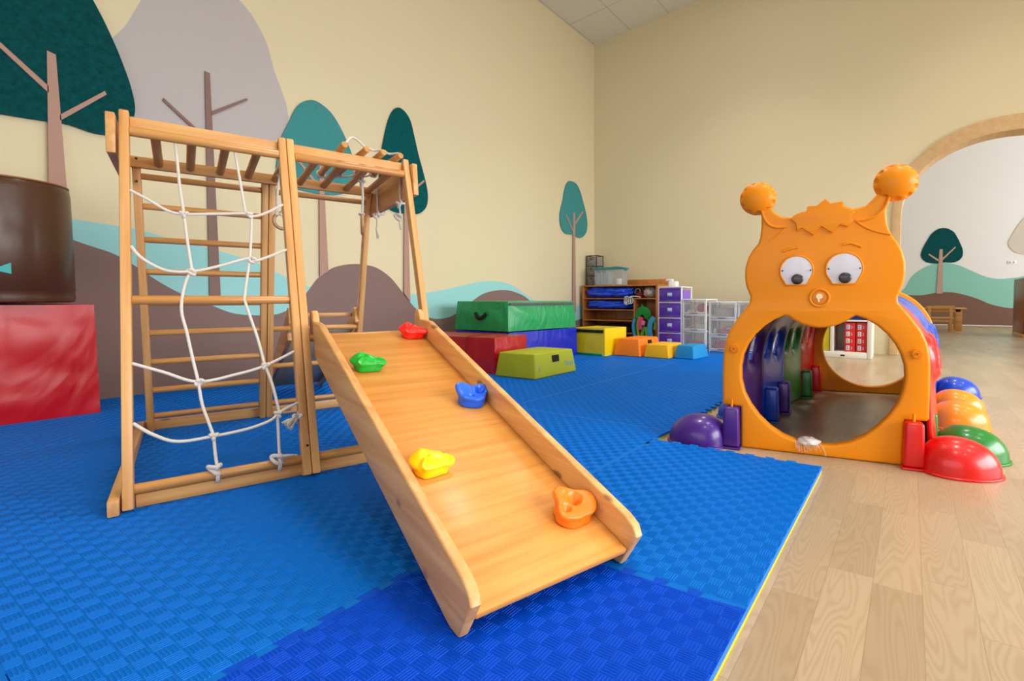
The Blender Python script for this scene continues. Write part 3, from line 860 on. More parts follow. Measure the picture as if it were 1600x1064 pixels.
g1 = gym_ring('round wooden gym ring half hidden behind the middle legs', 0.4985, 0.62, 1.205, 1.02, 0.034, 0.1, seed=1)
tassel('frayed_end', (0.476, 0.6, 1.03), (0.474, 0.598, 1.005), FM, g1, 0.008, 20, 5)
tube('rope_tail', [(0.492, 0.61, 1.185), (0.48, 0.6, 1.12), (0.477, 0.6, 1.06), (0.476, 0.6, 1.025)], 0.005, ROPE, FM, g1)
gym_ring('wooden gym ring hanging by the rear right leg of the frame', 0.8045, 0.55, 1.212, 1.035, 0.043, 1.35, seed=5)

# ---- rope ladder pulled up and laid over the bars
lad = thing('rope_ladder', 'wooden rope ladder rungs gathered across the right monkey bars', 'rope ladder', FM @ T(0.78, 0.45, 1.27))
LR = [((0.694, 0.365, 1.296), (0.66, 0.70, 1.21)), ((0.782, 0.365, 1.293), (0.722, 0.66, 1.216)), ((0.852, 0.37, 1.294), (0.80, 0.63, 1.222)), ((0.924, 0.365, 1.292), (0.862, 0.60, 1.227))]
LR = [(a, (b[0], b[1], b[2] + 0.012)) for a, b in LR]
for a, b in LR: rod('rung', a, b, 0.0135, PINE_R, FM, lad)
for i in range(3):
    a, b = LR[i][0], LR[i + 1][0]
    h = (0.05, 0.012, 0.010)[i]
    tube('rope', [(a[0] + 0.008, a[1] + 0.02, a[2] + 0.012), ((a[0] + b[0]) / 2, a[1] + 0.05, a[2] + h), (b[0] - 0.004, b[1] + 0.02, b[2] + 0.012)], 0.005, ROPE, FM, lad)
for a, b in LR:
    for f in (0.93,):
        c = Vector(a).lerp(Vector(b), f)
        d = (Vector(b) - Vector(a)).normalized(); s1 = d.orthogonal().normalized(); s2 = d.cross(s1)
        tube('rope_loop', [c + (s1 * math.cos(t_) + s2 * math.sin(t_)) * 0.0165 for t_ in [2 * PI * k / 10 for k in range(10)]], 0.0045, ROPE, FM, lad, closed=True, k=3)
for i in range(3):
    a, b = LR[i][1], LR[i + 1][1]
    tube('rope', [(a[0] - 0.004, a[1] - 0.02, a[2] - 0.01), ((a[0] + b[0]) / 2, a[1] - 0.05, a[2] - 0.01), (b[0] - 0.004, b[1] - 0.02, b[2] + 0.0)], 0.0045, ROPE, FM, lad)

# ---- swing ropes tied round the right end board
for lb, v, ulen, sd in (('white rope with thin tail tied round the rear part of the end board', 0.72, 0.13, 1), ('white rope with frayed knot tied beside the front right leg', 0.47, 0.1, 2)):
    ub = 0.985 - (v - 0.355) * 0.124
    t = thing('tied_rope', lb, 'rope', FM @ T(ub - 0.02, v, 1.11))
    a = ub - 0.0185; b = ub + 0.0195; zt = 1.193 - 0.045 * (v - 0.355) / 0.515
    tube('rope_loop', [(a, v, zt + 0.066), (a, v, zt), (a, v - 0.004, zt - 0.072), (ub, v, zt - 0.086), (b, v, zt - 0.072), (b, v, zt), (b, v, zt + 0.066), (ub, v, zt + 0.083)], 0.0055, ROPE, FM, t, closed=True, k=6)
    if sd == 2: tube('slack_loop', [(b + 0.003, v, zt + 0.06), (b + 0.024, v, zt + 0.03), (b + 0.024, v, zt - 0.02), (b + 0.004, v, zt - 0.06)], 0.005, ROPE, FM, t)
    knot((a - 0.006, v, zt - 0.092), 0.012, FM, t, 0.006, seed=sd * 3)
    tube('rope_tail', [(a - 0.006, v, zt - 0.1), (a - 0.004, v - 0.008, zt - 0.13), (a - 0.01, v - 0.01, zt - 0.165)], 0.0042, ROPE, FM, t)
    if sd == 2:
        knot((a - 0.012, v - 0.01, zt - 0.15), 0.014, FM, t, 0.007, seed=9)
    tassel('frayed_end', (a - 0.01, v - 0.01, zt - 0.165), (a - 0.002, v - 0.012, zt - 0.21), FM, t, 0.006, 14, sd)


# ================================================================== SLIDE WITH CLIMBING HOLDS
S0 = Vector((0, 0.16, 0.51)); S1 = Vector((0, -1.135, 0.068 + 0.006))
sd_ = (S1 - S0).normalized(); sn_ = Vector((0, -sd_.z, sd_.y)); sn_ = sn_ if sn_.z > 0 else -sn_
SL = (S1 - S0).length
# slide frame: local x across (u), local y down the slope, local z = outward normal
B = Matrix((Vector((1, 0, 0)), sd_, Vector((1, 0, 0)).cross(sd_))).transposed()
if B.col[2].z < 0:
    B = Matrix((Vector((-1, 0, 0)), sd_, Vector((-1, 0, 0)).cross(sd_))).transposed()
SX = B.col[0].x               # +1 or -1
SMt = B.to_4x4(); SMt.translation = Vector((0.735, 0.16, 0.51))
SM = FM @ SMt                 # deck centre line, top end, surface level
slide = thing('climbing_slide', 'pine slide board with five coloured climbing holds leaning on the frame', 'slide', FM @ T(0.735, -1.1, ZM))
# deck: planks glued side by side, grain across -> object X along the width
bm = bmesh.new(); add_box(bm, (0, 0, 0), (0.373, SL, 0.014), 0.003)
meshobj('deck', bm, PINE_D, SM @ T(0, SL / 2, -0.007), slide)
# side rails: profile in (v, z) of the frame
prof = [(-1.108, ZM + 0.001), (-1.075, ZM + 0.001), (-1.055, ZM + 0.006), (0.13, 0.425), (0.155, 0.43), (0.163, 0.46), (0.158, 0.482), (0.166, 0.497), (0.18, 0.513), (0.215, 0.507), (0.228, 0.52), (0.222, 0.575), (0.214, 0.598), (0.186, 0.601), (0.168, 0.588), (0.16, 0.57), (0.158, 0.560), (0.11, 0.558), (0.06, 0.553), (0.0, 0.532), (-1.125, 0.148), (-1.152, 0.132), (-1.163, 0.108)]


for u0, u1 in ((0.5245, 0.5475), (0.9225, 0.9455)):
    c = (-0.47, 0.3)
    o = outline('side_rail', [prof], u1 - u0, PINE, FM @ T((u0 + u1) / 2, 0, 0) @ YZ, slide, bevel=0.005, res=2, shift=c)
bm = bmesh.new(); add_box(bm, (0, 0, 0), (0.374, 0.03, 0.03), 0.003); meshobj('cross_batten', bm, PINE, SM @ T(0, SL - 0.1, -0.03), slide)
bm = bmesh.new(); add_box(bm, (0, 0, 0), (0.374, 0.03, 0.03), 0.003); meshobj('cross_batten', bm, PINE, SM @ T(0, 0.1, -0.03), slide)
# worn metal-grey end caps of the rails
for u0, u1 in ((0.5245, 0.5475), (0.9225, 0.9455)):
    pass


def hold_mesh(seed, kind):
    """moulded climbing hold (+x right, +y uphill, +z off the board): lobed foot, flared lip, ridges and finger pockets"""
    bm = bmesh.new(); NT = 72
    def bump(th, c, w_): return math.exp(-(((th - math.radians(c) + PI) % (2 * PI) - PI) / math.radians(w_)) ** 2)
    if kind == 'wave':
        R = lambda th: 0.030 + 0.026 * bump(th, 165, 42) + 0.026 * bump(th, -22, 22) + 0.015 * bump(th, 100, 36) + 0.014 * bump(th, 38, 26) + 0.010 * bump(th, 215, 30)
        def H(x, y): return 0.032 + 0.026 * math.exp(-((x + 0.020) ** 2 + (y - 0.014) ** 2) / 0.0007) + 0.012 * math.exp(-((y - (0.004 - 12 * (x - 0.014) ** 2)) / 0.008) ** 2) - 0.12 * max(0, x - 0.03)
        pk = [(-0.014, 0.000, 0.010, 0.014), (0.026, 0.010, 0.008, 0.009)]
    elif kind == 'star':
        R = lambda th: 0.031 + 0.024 * bump(th, 112, 36) + 0.021 * bump(th, 5, 38) + 0.019 * bump(th, 205, 32) + 0.012 * bump(th, -45, 30) + 0.006 * bump(th, 255, 26)
        def H(x, y): return 0.044 + 0.26 * y + 0.08 * abs(x)
        pk = [(0.006, 0.010, 0.012, 0.026), (-0.024, -0.006, 0.009, 0.016)]
    else:
        R = lambda th: 0.029 + 0.027 * bump(th, 138, 30) + 0.025 * bump(th, 28, 32) + 0.008 * bump(th, 270, 60) + 0.010 * bump(th, 195, 30)
        def H(x, y): return 0.032 + 0.42 * max(0, y) + 0.06 * abs(x) + (0.15 * max(0, y) if x < 0 else 0)
        pk = [(0.023, 0.012, 0.010, 0.028), (-0.010, -0.004, 0.008, 0.008)]
    prof_ = [(0.0, 0.95, 0), (0.12, 0.95, 0), (0.32, 0.90, 0), (0.52, 0.90, 0), (0.70, 0.97, 0), (0.86, 1.02, 0), (0.95, 0.99, 0), (1.0, 0.92, 0), (1.02, 0.83, 1), (1.02, 0.72, 1), (1.01, 0.60, 1), (1.0, 0.48, 1), (0.99, 0.36, 1), (0.985, 0.24, 1), (0.98, 0.12, 1)]
    foot_r = 0.049
    rings = []
    for (hz, rr, top) in prof_:
        row = []
        for k in range(NT):
            th = 2 * PI * k / NT; q = R(th)
            f = max(0.0, min(1.0, (hz - 0.1) / 0.6)) if not top else 1.0
            r = (foot_r * 0.9 * (1 - f) + q * f) * rr if not top else q * rr
            r = min(r, q * 1.02) if hz < 0.5 and not top else r
            x, y = r * math.cos(th), r * math.sin(th)
            z = H(x, y) * hz
            if top:
                for px, py, s_, dp in pk: z -= dp * math.exp(-(((x - px) ** 2 + (y - py) ** 2) / (s_ * s_)) ** 1.4)
            row.append(bm.verts.new((x, y, max(z, 0.004) if top else z)))
        rings.append(row)
    for a, b in zip(rings, rings[1:]):
        for k in range(NT): bm.faces.new((a[k], a[(k + 1) % NT], b[(k + 1) % NT], b[k]))
    z = sum(v.co.z for v in rings[-1]) / NT
    c = bm.verts.new((0, 0, z))
    for k in range(NT): bm.faces.new((rings[-1][k], rings[-1][(k + 1) % NT], c))
    bm.faces.new(rings[0][::-1])
    return bm


HC = {'red': srgb(244, 26, 14), 'green': srgb(0, 176, 46), 'blue': srgb(0, 96, 236), 'yellow': srgb(255, 216, 0), 'orange': srgb(255, 128, 16)}
for nm, u, t_, kind, rot, sc_ in (('red', 0.873, 0.062, 'wave', -0.12, (1.0, 0.95, 1.0)), ('green', 0.633, 0.325, 'wave', -0.1, (1.02, 0.95, 1.0)), ('blue', 0.873, 0.64, 'tri', 0.0, (1.14, 1.1, 1.05)), ('yellow', 0.625, 0.935, 'wave', 0.0, (0.98, 1.05, 1.0)), ('orange', 0.862, 1.225, 'star', 0.0, (1.13, 1.08, 0.95))):
    bm = hold_mesh(3, kind)
    bmesh.ops.scale(bm, vec=sc_, verts=bm.verts)
    # local y of the slide runs downhill; turn the hold's +y uphill
    o = meshobj('climbing_hold', bm, plain(nm + '_hold', HC[nm], 0.32, coat=0.15, sub=0.15), SM @ T((u - 0.735) * SX, t_, 0.0) @ RZ(rot if SX > 0 else PI + rot), slide, label=nm + ' climbing hold', sharp=80)
    md = o.modifiers.new('s', 'SUBSURF'); md.levels = 1; md.render_levels = 1

# ================================================================== REAR BOARD (grey underside) hooked on the rear ladder
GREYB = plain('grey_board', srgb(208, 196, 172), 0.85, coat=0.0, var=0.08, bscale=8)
back = thing('rear_slide', 'small grey-bottomed slide hooked on the rear ladder towards the left wall', 'slide', FM @ T(0.73, 2.0, ZM))
prof2 = [(0.985, 0.45), (1.02, 0.475), (1.03, 0.50), (1.045, 0.516), (1.062, 0.512), (1.07, 0.527), (1.06, 0.573), (1.04, 0.598), (1.02, 0.60), (1.0, 0.585)]
for u in (0.575, 0.885):
    pr = [(1.06, 0.43), (1.062, 0.47), (1.04, 0.4725), (1.035, 0.479), (1.04, 0.511), (1.025, 0.519), (1.004, 0.513), (0.998, 0.522), (1.006, 0.58), (1.025, 0.60), (1.055, 0.598), (1.085, 0.565), (2.06, 0.085), (2.09, 0.06), (2.10, ZM + 0.001), (2.01, ZM + 0.001)]
    outline('side_rail', [pr], 0.022, WOODTAB, FM @ T(u, 0, 0) @ YZ, back, bevel=0.003, res=1, shift=(1.55, 0.3))
bar('cross_bar', (0.587, 1.075, 0.56), (0.873, 1.075, 0.56), 0.024, 0.022, PINE, FM, back)
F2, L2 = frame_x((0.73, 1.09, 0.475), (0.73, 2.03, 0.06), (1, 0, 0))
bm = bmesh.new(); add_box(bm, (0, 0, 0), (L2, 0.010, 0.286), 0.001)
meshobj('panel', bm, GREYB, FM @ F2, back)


# ================================================================== CATERPILLAR TUNNEL
TM = T(-0.61416, 2.13879, 0) @ RZ(math.radians(8.529))       # local x across the face, y into the tunnel, z up
tun = thing('caterpillar_tunnel', 'orange caterpillar-faced plastic crawl tunnel with coloured domed feet', 'play tunnel', TM @ T(0.5, 0.8, 0))
CX0, DR = 0.307, 0.34 / 1.66


def cen(n): return CX0 + DR * n


half = [(0.001, 0.0), (0.0, 0.178), (-0.072, 0.180), (-0.08, 0.190), (-0.0805, 0.30), (-0.0795, 0.37), (-0.076, 0.42), (-0.066, 0.471), (-0.048, 0.515), (-0.021, 0.56), (0.012, 0.603), (0.028, 0.628), (0.033, 0.655), (0.026, 0.672), (0.015, 0.70), (0.009, 0.738), (0.010, 0.778), (0.023, 0.825), (0.042, 0.857), (0.062, 0.88), (0.070, 0.905), (0.074, 0.948), (0.074, 0.99), (0.068, 1.02), (0.066, 1.045)]
lhs = half + [(0.10, 1.04), (0.110, 1.032), (0.128, 1.006), (0.156, 0.988), (0.189, 0.983), (0.213, 0.992), (0.235, 0.998)]
hair_top = [(0.252, 1.0), (0.253, 1.0225), (0.289, 1.024), (0.300, 1.031), (0.319, 1.049), (0.338, 1.028), (0.384, 1.033), (0.388, 1.018)]
rhs = [(0.42, 1.004), (0.445, 1.005), (0.463, 1.011), (0.485, 1.03), (0.503, 1.052), (0.53, 1.055), (0.545, 1.04), (0.538, 1.01), (0.536, 0.975), (0.539, 0.94), (0.547, 0.912), (0.559, 0.888), (0.577, 0.862), (0.594, 0.826), (0.603, 0.788), (0.605, 0.746), (0.599, 0.704), (0.588, 0.672), (0.581, 0.652), (0.583, 0.632), (0.600, 0.61), (0.632, 0.568), (0.661, 0.526), (0.681, 0.48), (0.690, 0.436), (0.694, 0.39), (0.694, 0.19), (0.686, 0.180), (0.612, 0.178), (0.611, 0.0)]
face_out = lhs + hair_top + rhs
opening = [(0.175, 0.576), (0.133, 0.559), (0.093, 0.531), (0.058, 0.496), (0.028, 0.452), (0.008, 0.404), (0.0, 0.354), (0.001, 0.298), (0.015, 0.242), (0.042, 0.190), (0.078, 0.143), (0.122, 0.103), (0.174, 0.071), (0.235, 0.052), (0.304, 0.046), (0.372, 0.052), (0.430, 0.071), (0.480, 0.103), (0.522, 0.143), (0.560, 0.190), (0.590, 0.242), (0.606, 0.298), (0.612, 0.345), (0.609, 0.390), (0.597, 0.432), (0.578, 0.470), (0.552, 0.506), (0.515, 0.541), (0.474, 0.566), (0.438, 0.579), (0.425, 0.572), (0.405, 0.557), (0.369, 0.539), (0.335, 0.530), (0.304, 0.527), (0.273, 0.531), (0.237, 0.542), (0.205, 0.559), (0.190, 0.572)]
outline('front_panel', [face_out, opening[::-1]], 0.052, P_ORANGE, TM @ T(0, 0.026, 0) @ XZ, tun, bevel=0.012, res=3, shift=(0.3, 0.5))
# rear panel: plain arch


def arch_outline(c, hw, z0, b, n=36, e=2.3):
    out = []
    for i in range(n + 1):
        t = PI * i / n; cc, ss = math.cos(t), math.sin(t)
        out.append((c - hw * math.copysign(abs(cc) ** (2 / e), cc), z0 + b * abs(ss) ** (2 / e)))
    return out


rp = [(-0.36, 0.0)] + [(-0.387, 0.05)] + arch_outline(0, 0.387, 0.3, 0.42) + [(0.387, 0.05), (0.36, 0.0)]
ro = [(0.302 * math.cos(a), 0.325 + 0.28 * math.sin(a)) for a in [2 * PI * k / 48 for k in range(48)]]
TR = TM @ T(cen(1.64), 1.66, 0) @ RZ(math.radians(5))
outline('rear_panel', [rp, ro[::-1]], 0.05, P_ORANGE, TR @ XZ, tun, bevel=0.012, res=3, shift=(0, 0.4))


def shell(n0, n1, side, mat, name='side_panel'):
    """one half-arch body panel between depths n0 and n1 with two hand holes"""
    NA, NN = 58, 34; hw, b, z0 = (0.356, 0.375, 0.3) if side < 0 else ((0.372, 0.375, 0.3) if n0 < 0.3 else (0.352, 0.378, 0.3)); flare = 0.024 if side > 0 and n0 < 0.3 else 0.0; bm = bmesh.new(); vs = []
    Lz = z0; 
    holes = [(n0 + 0.27 * (n1 - n0), 0.40, 0.050, 0.062), (n0 + 0.73 * (n1 - n0), 0.40, 0.050, 0.062)]
    def prof(t):      # t 0..1 floor -> top ; returns x offset (positive outward), z, outward normal
        if t < 0.42: return hw + flare * (1 - t / 0.42), z0 * t / 0.42, 1.0, 0.0
        a = (t - 0.42) / 0.58 * PI / 2; c, s = math.cos(a), math.sin(a)
        x = hw * c ** (2 / 2.3) if c > 1e-6 else 0; z = z0 + b * s ** (2 / 2.3)
        return x, z, c, s
    arc = [0.0]; ps = [prof(i / NA) for i in range(NA + 1)]
    for i in range(NA): arc.append(arc[-1] + math.hypot(ps[i + 1][0] - ps[i][0], ps[i + 1][1] - ps[i][1]))
    def atz(zz):
        for i in range(NA):
            if ps[i + 1][1] >= zz: return arc[i] + (arc[i + 1] - arc[i]) * (zz - ps[i][1]) / max(1e-6, ps[i + 1][1] - ps[i][1])
        return arc[-1]
    hs = [(hn, atz(hz), rn, rz) for hn, hz, rn, rz in holes]
    def at_arc(s):
        s = max(0, min(arc[-1], s))
        for i in range(NA):
            if arc[i + 1] >= s:
                f = (s - arc[i]) / max(1e-9, arc[i + 1] - arc[i]); p, q = ps[i], ps[i + 1]
                return [p[k] + (q[k] - p[k]) * f for k in range(4)]
        return ps[-1]
    def place(n, s):
        x, z, nx, nz = at_arc(s)
        t = (n - n0) / (n1 - n0)
        bul = 0.014 * math.sin(PI * t) ** 0.6
        for hn, ha, rn, ra in hs:
            d = math.hypot((n - hn) / rn, (s - ha) / ra)
            bul += (0.028 if side > 0 else 0.018) * math.exp(-((d - 1.0) / 0.40) ** 2) * max(0.0, nx) ** 2 * min(1, z / 0.3)
        x += nx * bul; z += nz * bul
        return Vector((cen(n) + side * x, n, z))
    grid = [[(n0 + (n1 - n0) * j / NN, arc[i]) for j in range(NN + 1)] for i in range(NA + 1)]
    keep = {}
    for i in range(NA + 1):
        for j in range(NN + 1):
            n, s = grid[i][j]
            for hn, ha, rn, ra in hs:
                d = math.hypot((n - hn) / rn, (s - ha) / ra)
                if 0.55 < d < 1.0 + 1e-9: n = hn + (n - hn) / d; s = ha + (s - ha) / d
            keep[(i, j)] = (n, s)
    vm = {}
    def V(i, j):
        if (i, j) not in vm: vm[(i, j)] = bm.verts.new(place(*keep[(i, j)]))
        return vm[(i, j)]
    for i in range(NA):
        for j in range(NN):
            cs = [grid[a][b_] for a, b_ in ((i, j), (i + 1, j), (i + 1, j + 1), (i, j + 1))]
            cn = sum(c[0] for c in cs) / 4; ca = sum(c[1] for c in cs) / 4
            if any(math.hypot((cn - hn) / rn, (ca - ha) / ra) < 0.93 for hn, ha, rn, ra in hs): continue
            try: bm.faces.new((V(i, j), V(i + 1, j), V(i + 1, j + 1), V(i, j + 1)))
            except ValueError: pass
    bmesh.ops.remove_doubles(bm, verts=bm.verts, dist=1e-5)
    bmesh.ops.recalc_face_normals(bm, faces=bm.faces)
    c = Vector((cen((n0 + n1) / 2) + side * 0.3, (n0 + n1) / 2, 0.3))
    bmesh.ops.translate(bm, vec=-c, verts=bm.verts)
    o = meshobj(name, bm, mat, TM @ T(*c), tun, sharp=70)
    md = o.modifiers.new('thick', 'SOLIDIFY'); md.thickness = 0.016; md.offset = 0
    return o


segs = [(0.056, 0.445), (0.447, 0.83), (0.832, 1.22), (1.222, 1.612)]
cn = {P_PURPLE: 'purple', P_BLUE: 'blue', P_GREEN: 'green', P_RED: 'red'}
for (a, b), lm in zip(segs, (P_PURPLE, P_BLUE, P_GREEN, P_RED)): shell(a, b, -1, lm)['label'] = cn[lm] + ' left body panel'
for (a, b), rm_ in zip([(0.056, 0.575), (0.577, 1.094), (1.096, 1.612)], (P_RED, P_BLUE, P_BLUE)): shell(a, b, 1, rm_)['label'] = cn[rm_] + ' right body panel'


def foot(s, n, side, mat, cname, inner=True):
    """post plus domed foot; s = outer wall line"""
    M = TM @ T(s, n, 0) @ (RZ(0) if side > 0 else RZ(PI))
    # post, tapered
    bm = bmesh.new(); add_box(bm, (0, 0, 0.094), (0.074, 0.10, 0.17), 0.0)
    for v in bm.verts:
        if v.co.z > 0.1: v.co.x *= 0.86; v.co.y *= 0.86
    bmesh.ops.bevel(bm, geom=[e for e in bm.edges], offset=0.012, segments=3, affect='EDGES', profile=0.5)
    add_box(bm, (0, 0, 0.005), (0.082, 0.11, 0.008), 0.003)
    o = meshobj('foot_post', bm, mat, M, tun, label=cname + ' square foot post')
    bm = bmesh.new(); n1, n2 = 20, 44
    rows = []
    for i in range(n1 + 1):
        ph = (PI / 2) * i / n1
        row = []
        for j in range(n2):
            th = 2 * PI * j / n2
            rx = 0.130; ry = 0.105 * (1.0 - 0.12 * math.cos(th)); rz = 0.124
            x = rx * math.cos(ph) ** 0.92 * math.cos(th); y = ry * math.cos(ph) ** 0.92 * math.sin(th); z = 0.008 + rz * math.sin(ph) ** 0.9
            x -= 0.016 * math.sin(ph) ** 2
            row.append((x, y, z))
        rows.append(row)
    vr_ = [[bm.verts.new(p) for p in r] for r in rows[:-1]]
    top = bm.verts.new((rows[-1][0][0], 0, rows[-1][0][2]))
    for a_, b_ in zip(vr_, vr_[1:]):
        for j in range(n2): bm.faces.new((a_[j], a_[(j + 1) % n2], b_[(j + 1) % n2], b_[j]))
    for j in range(n2): bm.faces.new((vr_[-1][j], vr_[-1][(j + 1) % n2], top))
    # rim flange
    fl = []
    for k, (e_, z) in enumerate([(1.0, 0.010), (1.055, 0.0085), (1.065, 0.005), (1.055, 0.0008)]):
        fl.append([bm.verts.new((rows[0][j][0] * e_, rows[0][j][1] * e_, z)) for j in range(n2)])
    for a_, b_ in zip(fl, fl[1:]):
        for j in range(n2): bm.faces.new((a_[j], a_[(j + 1) % n2], b_[(j + 1) % n2], b_[j]))
    bm.faces.new(fl[-1])
    meshobj('foot_dome', bm, mat, M @ T(0.150, 0, 0), tun, sharp=60, label=cname + ' domed foot')


foot(0.641, 0.002, 1, P_RED, 'red'); foot(-0.037, 0.002, -1, P_PURPLE, 'purple')
for n, m_, cn_ in ((0.215, P_GREEN, 'green'), (0.785, P_ORG, 'orange'), (1.17, P_ORG, 'orange'), (1.72, P_BLUE, 'blue')):
    foot(cen(n) + (0.372 if n < 0.3 else 0.345), n, 1, m_, cn_)
for n, m_, cn_ in ((0.55, P_BLUE, 'blue'), (0.78, P_PURPLE, 'purple'), (1.32, P_GREEN, 'green'), (1.6, P_RED, 'red')):
    foot(cen(n) - 0.335, n, -1, m_, cn_)
for s in (0.641, -0.037):
    bm = bmesh.new(); r = bmesh.ops.create_cone(bm, cap_ends=True, segments=14, radius1=0.0055, radius2=0.005, depth=0.034)
    meshobj('peg', bm, P_ORANGE, TM @ T(s, -0.012, 0.192), tun, label='small orange locking peg')
# ---- face
FT = TM @ XZ                  # (s, z) outline; thickness towards the viewer is local +z
fp = bpy.data.objects['front_panel']


def ball(c, rx, rz, ry, seed):
    bm = bmesh.new(); bmesh.ops.create_uvsphere(bm, u_segments=128, v_segments=64, radius=1)
    for v in bm.verts:        # sphere pole = viewing axis (local z of FT)
        d = v.co.normalized(); th = math.atan2(d.y, d.x); lat = math.asin(max(-1, min(1, d.z)))
        dent = 0
        for k in range(11):
            a = 2 * PI * k / 11 + 0.2; dt = (th - a + PI) % (2 * PI) - PI
            q = (dt / 0.18) ** 2 + ((lat - 0.36) / 0.26) ** 2
            if q < 1: dent = max(dent, 0.11 * (1 - q ** 4))
        d = d * (1 - dent)
        v.co = (d.x * rx, d.y * rz, d.z * ry)
    return meshobj('antenna_ball', bm, P_ORANGE, FT @ T(c[0], c[1], -0.02), fp, sharp=60)


ball((0.058, 1.071), 0.0745, 0.069, 0.05, 1)
ball((0.566, 1.092), 0.0765, 0.0705, 0.05, 2)
rid = lambda pts, r=0.0055, lab=None: tube('relief_ridge', [(a, b, 0.0) for a, b in pts], r, P_ORANGE, FT, fp, n=8, k=6)
rid([(0.066, 1.045), (0.075, 1.02), (0.086, 0.985), (0.105, 0.957), (0.135, 0.944), (0.172, 0.943)], 0.0065)
rid([(0.172, 0.943), (0.150, 0.918), (0.125, 0.900), (0.108, 0.892)], 0.0035)
rid([(0.548, 1.06), (0.538, 1.02), (0.52, 0.985), (0.495, 0.965), (0.46, 0.955), (0.43, 0.952)], 0.0065)
rid([(0.43, 0.952), (0.46, 0.928), (0.50, 0.908), (0.55, 0.893)], 0.0042)
rid([(0.158, 0.842), (0.190, 0.852), (0.221, 0.857)], 0.0055)
rid([(0.386, 0.861), (0.415, 0.865), (0.452, 0.850)], 0.0055)
hair = [(0.189, 0.972), (0.205, 0.990), (0.235, 1.000), (0.250, 1.002), (0.2535, 1.021), (0.288, 1.022), (0.300, 1.030), (0.319, 1.047), (0.338, 1.027), (0.384, 1.032), (0.381, 1.008), (0.402, 1.004), (0.428, 0.984), (0.412, 0.970), (0.421, 0.950), (0.402, 0.930), (0.374, 0.940), (0.347, 0.908), (0.305, 0.938), (0.277, 0.903), (0.232, 0.935), (0.215, 0.922), (0.21, 0.955)]
outline('hair_tuft', [hair], 0.016, P_ORANGE, FT @ T(0, 0, 0.002), fp, bevel=0.004, res=2, shift=(0.3, 0.97))
EYEW = plain('eye_white', srgb(214, 213, 224), 0.25, coat=0.5)
CLEAR = glassy('clear_eye_cover', (0.95, 0.95, 1, 1), 0.04, 0.05)


def eye(c, rx, rz):
    pts = []
    for i in range(41):
        a = -0.62 + (PI + 1.24) * i / 40
        pts.append((rx * math.cos(a), max(rz * math.sin(a), -rz * 0.93)))
    zb = -rz * 0.93
    pts = [(x, y) for x, y in pts] + [(-rx * 0.62, zb), (rx * 0.62, zb)]
    e = outline('eye', [smooth2(pts, 1)], 0.006, EYEW, FT @ T(c[0], c[1], 0.002), fp, bevel=0.001, label='white eye with flat lower edge')
    tube('eye_rim', [(c[0] + x * 1.03, c[1] + y * 1.03, 0.002) for x, y in pts], 0.0045, P_ORANGE, FT, e, n=8, k=0, closed=True)
    bm = bmesh.new(); bmesh.ops.create_uvsphere(bm, u_segments=32, v_segments=16, radius=1); bmesh.ops.scale(bm, vec=(0.0235, 0.0215, 0.008), verts=bm.verts)
    meshobj('pupil', bm, BLACK, FT @ T(c[0] + 0.004, c[1] - rz * 0.58, 0.008), e, label='black pupil')
    bm = bmesh.new(); n1, n2 = 7, len(pts)
    rows = []
    for i in range(n1):
        f = i / (n1 - 1); h = 0.019 * math.sqrt(max(0, 1 - (1 - f) ** 2 * 1.0)); k = 0.98 * (1 - f * 0.93)
        rows.append([bm.verts.new((x * k, y * k, 0.004 + h)) for x, y in pts])
    for a_, b_ in zip(rows, rows[1:]):
        for j in range(n2): bm.faces.new((a_[j], a_[(j + 1) % n2], b_[(j + 1) % n2], b_[j]))
    bm.faces.new(rows[-1])
    meshobj('eye_cover', bm, CLEAR, FT @ T(c[0], c[1], 0), e, sharp=80)
    for s in (-1, 1):
        bm = bmesh.new(); bmesh.ops.create_uvsphere(bm, u_segments=12, v_segments=8, radius=0.0035)
        meshobj('screw', bm, BOLT, FT @ T(c[0] + s * rx * 0.88, c[1] + 0.001, 0.010), e)


eye((0.2155, 0.761), 0.061, 0.060); eye((0.392, 0.765), 0.064, 0.062)
# nose
nz = tube('nose_ring', [(0.304 + 0.0355 * math.cos(a), 0.650 + 0.0345 * math.sin(a), 0.0) for a in [2 * PI * k / 32 for k in range(32)]], 0.0058, P_ORANGE, FT, fp, n=10, k=0, closed=True)
outline('nose_disc', [[(0.304 + 0.027 * math.cos(a), 0.650 + 0.026 * math.sin(a)) for a in [2 * PI * k / 32 for k in range(32)]]], 0.006, plain('nose_disc_orange', srgb(222, 128, 8), 0.4), FT @ T(0, 0, 0.001), fp, bevel=0.001, shift=(0.304, 0.65))
outline('sticker_remnant', [smooth2([(0.291, 0.655), (0.297, 0.666), (0.309, 0.666), (0.317, 0.658), (0.314, 0.648), (0.305, 0.644), (0.306, 0.634), (0.300, 0.633), (0.297, 0.644)], 3)], 0.0015, plain('sticker_cream', srgb(246, 226, 178), 0.6), FT @ T(0, 0, 0.0048), fp, shift=(0.304, 0.65), label='torn cream sticker remnant')
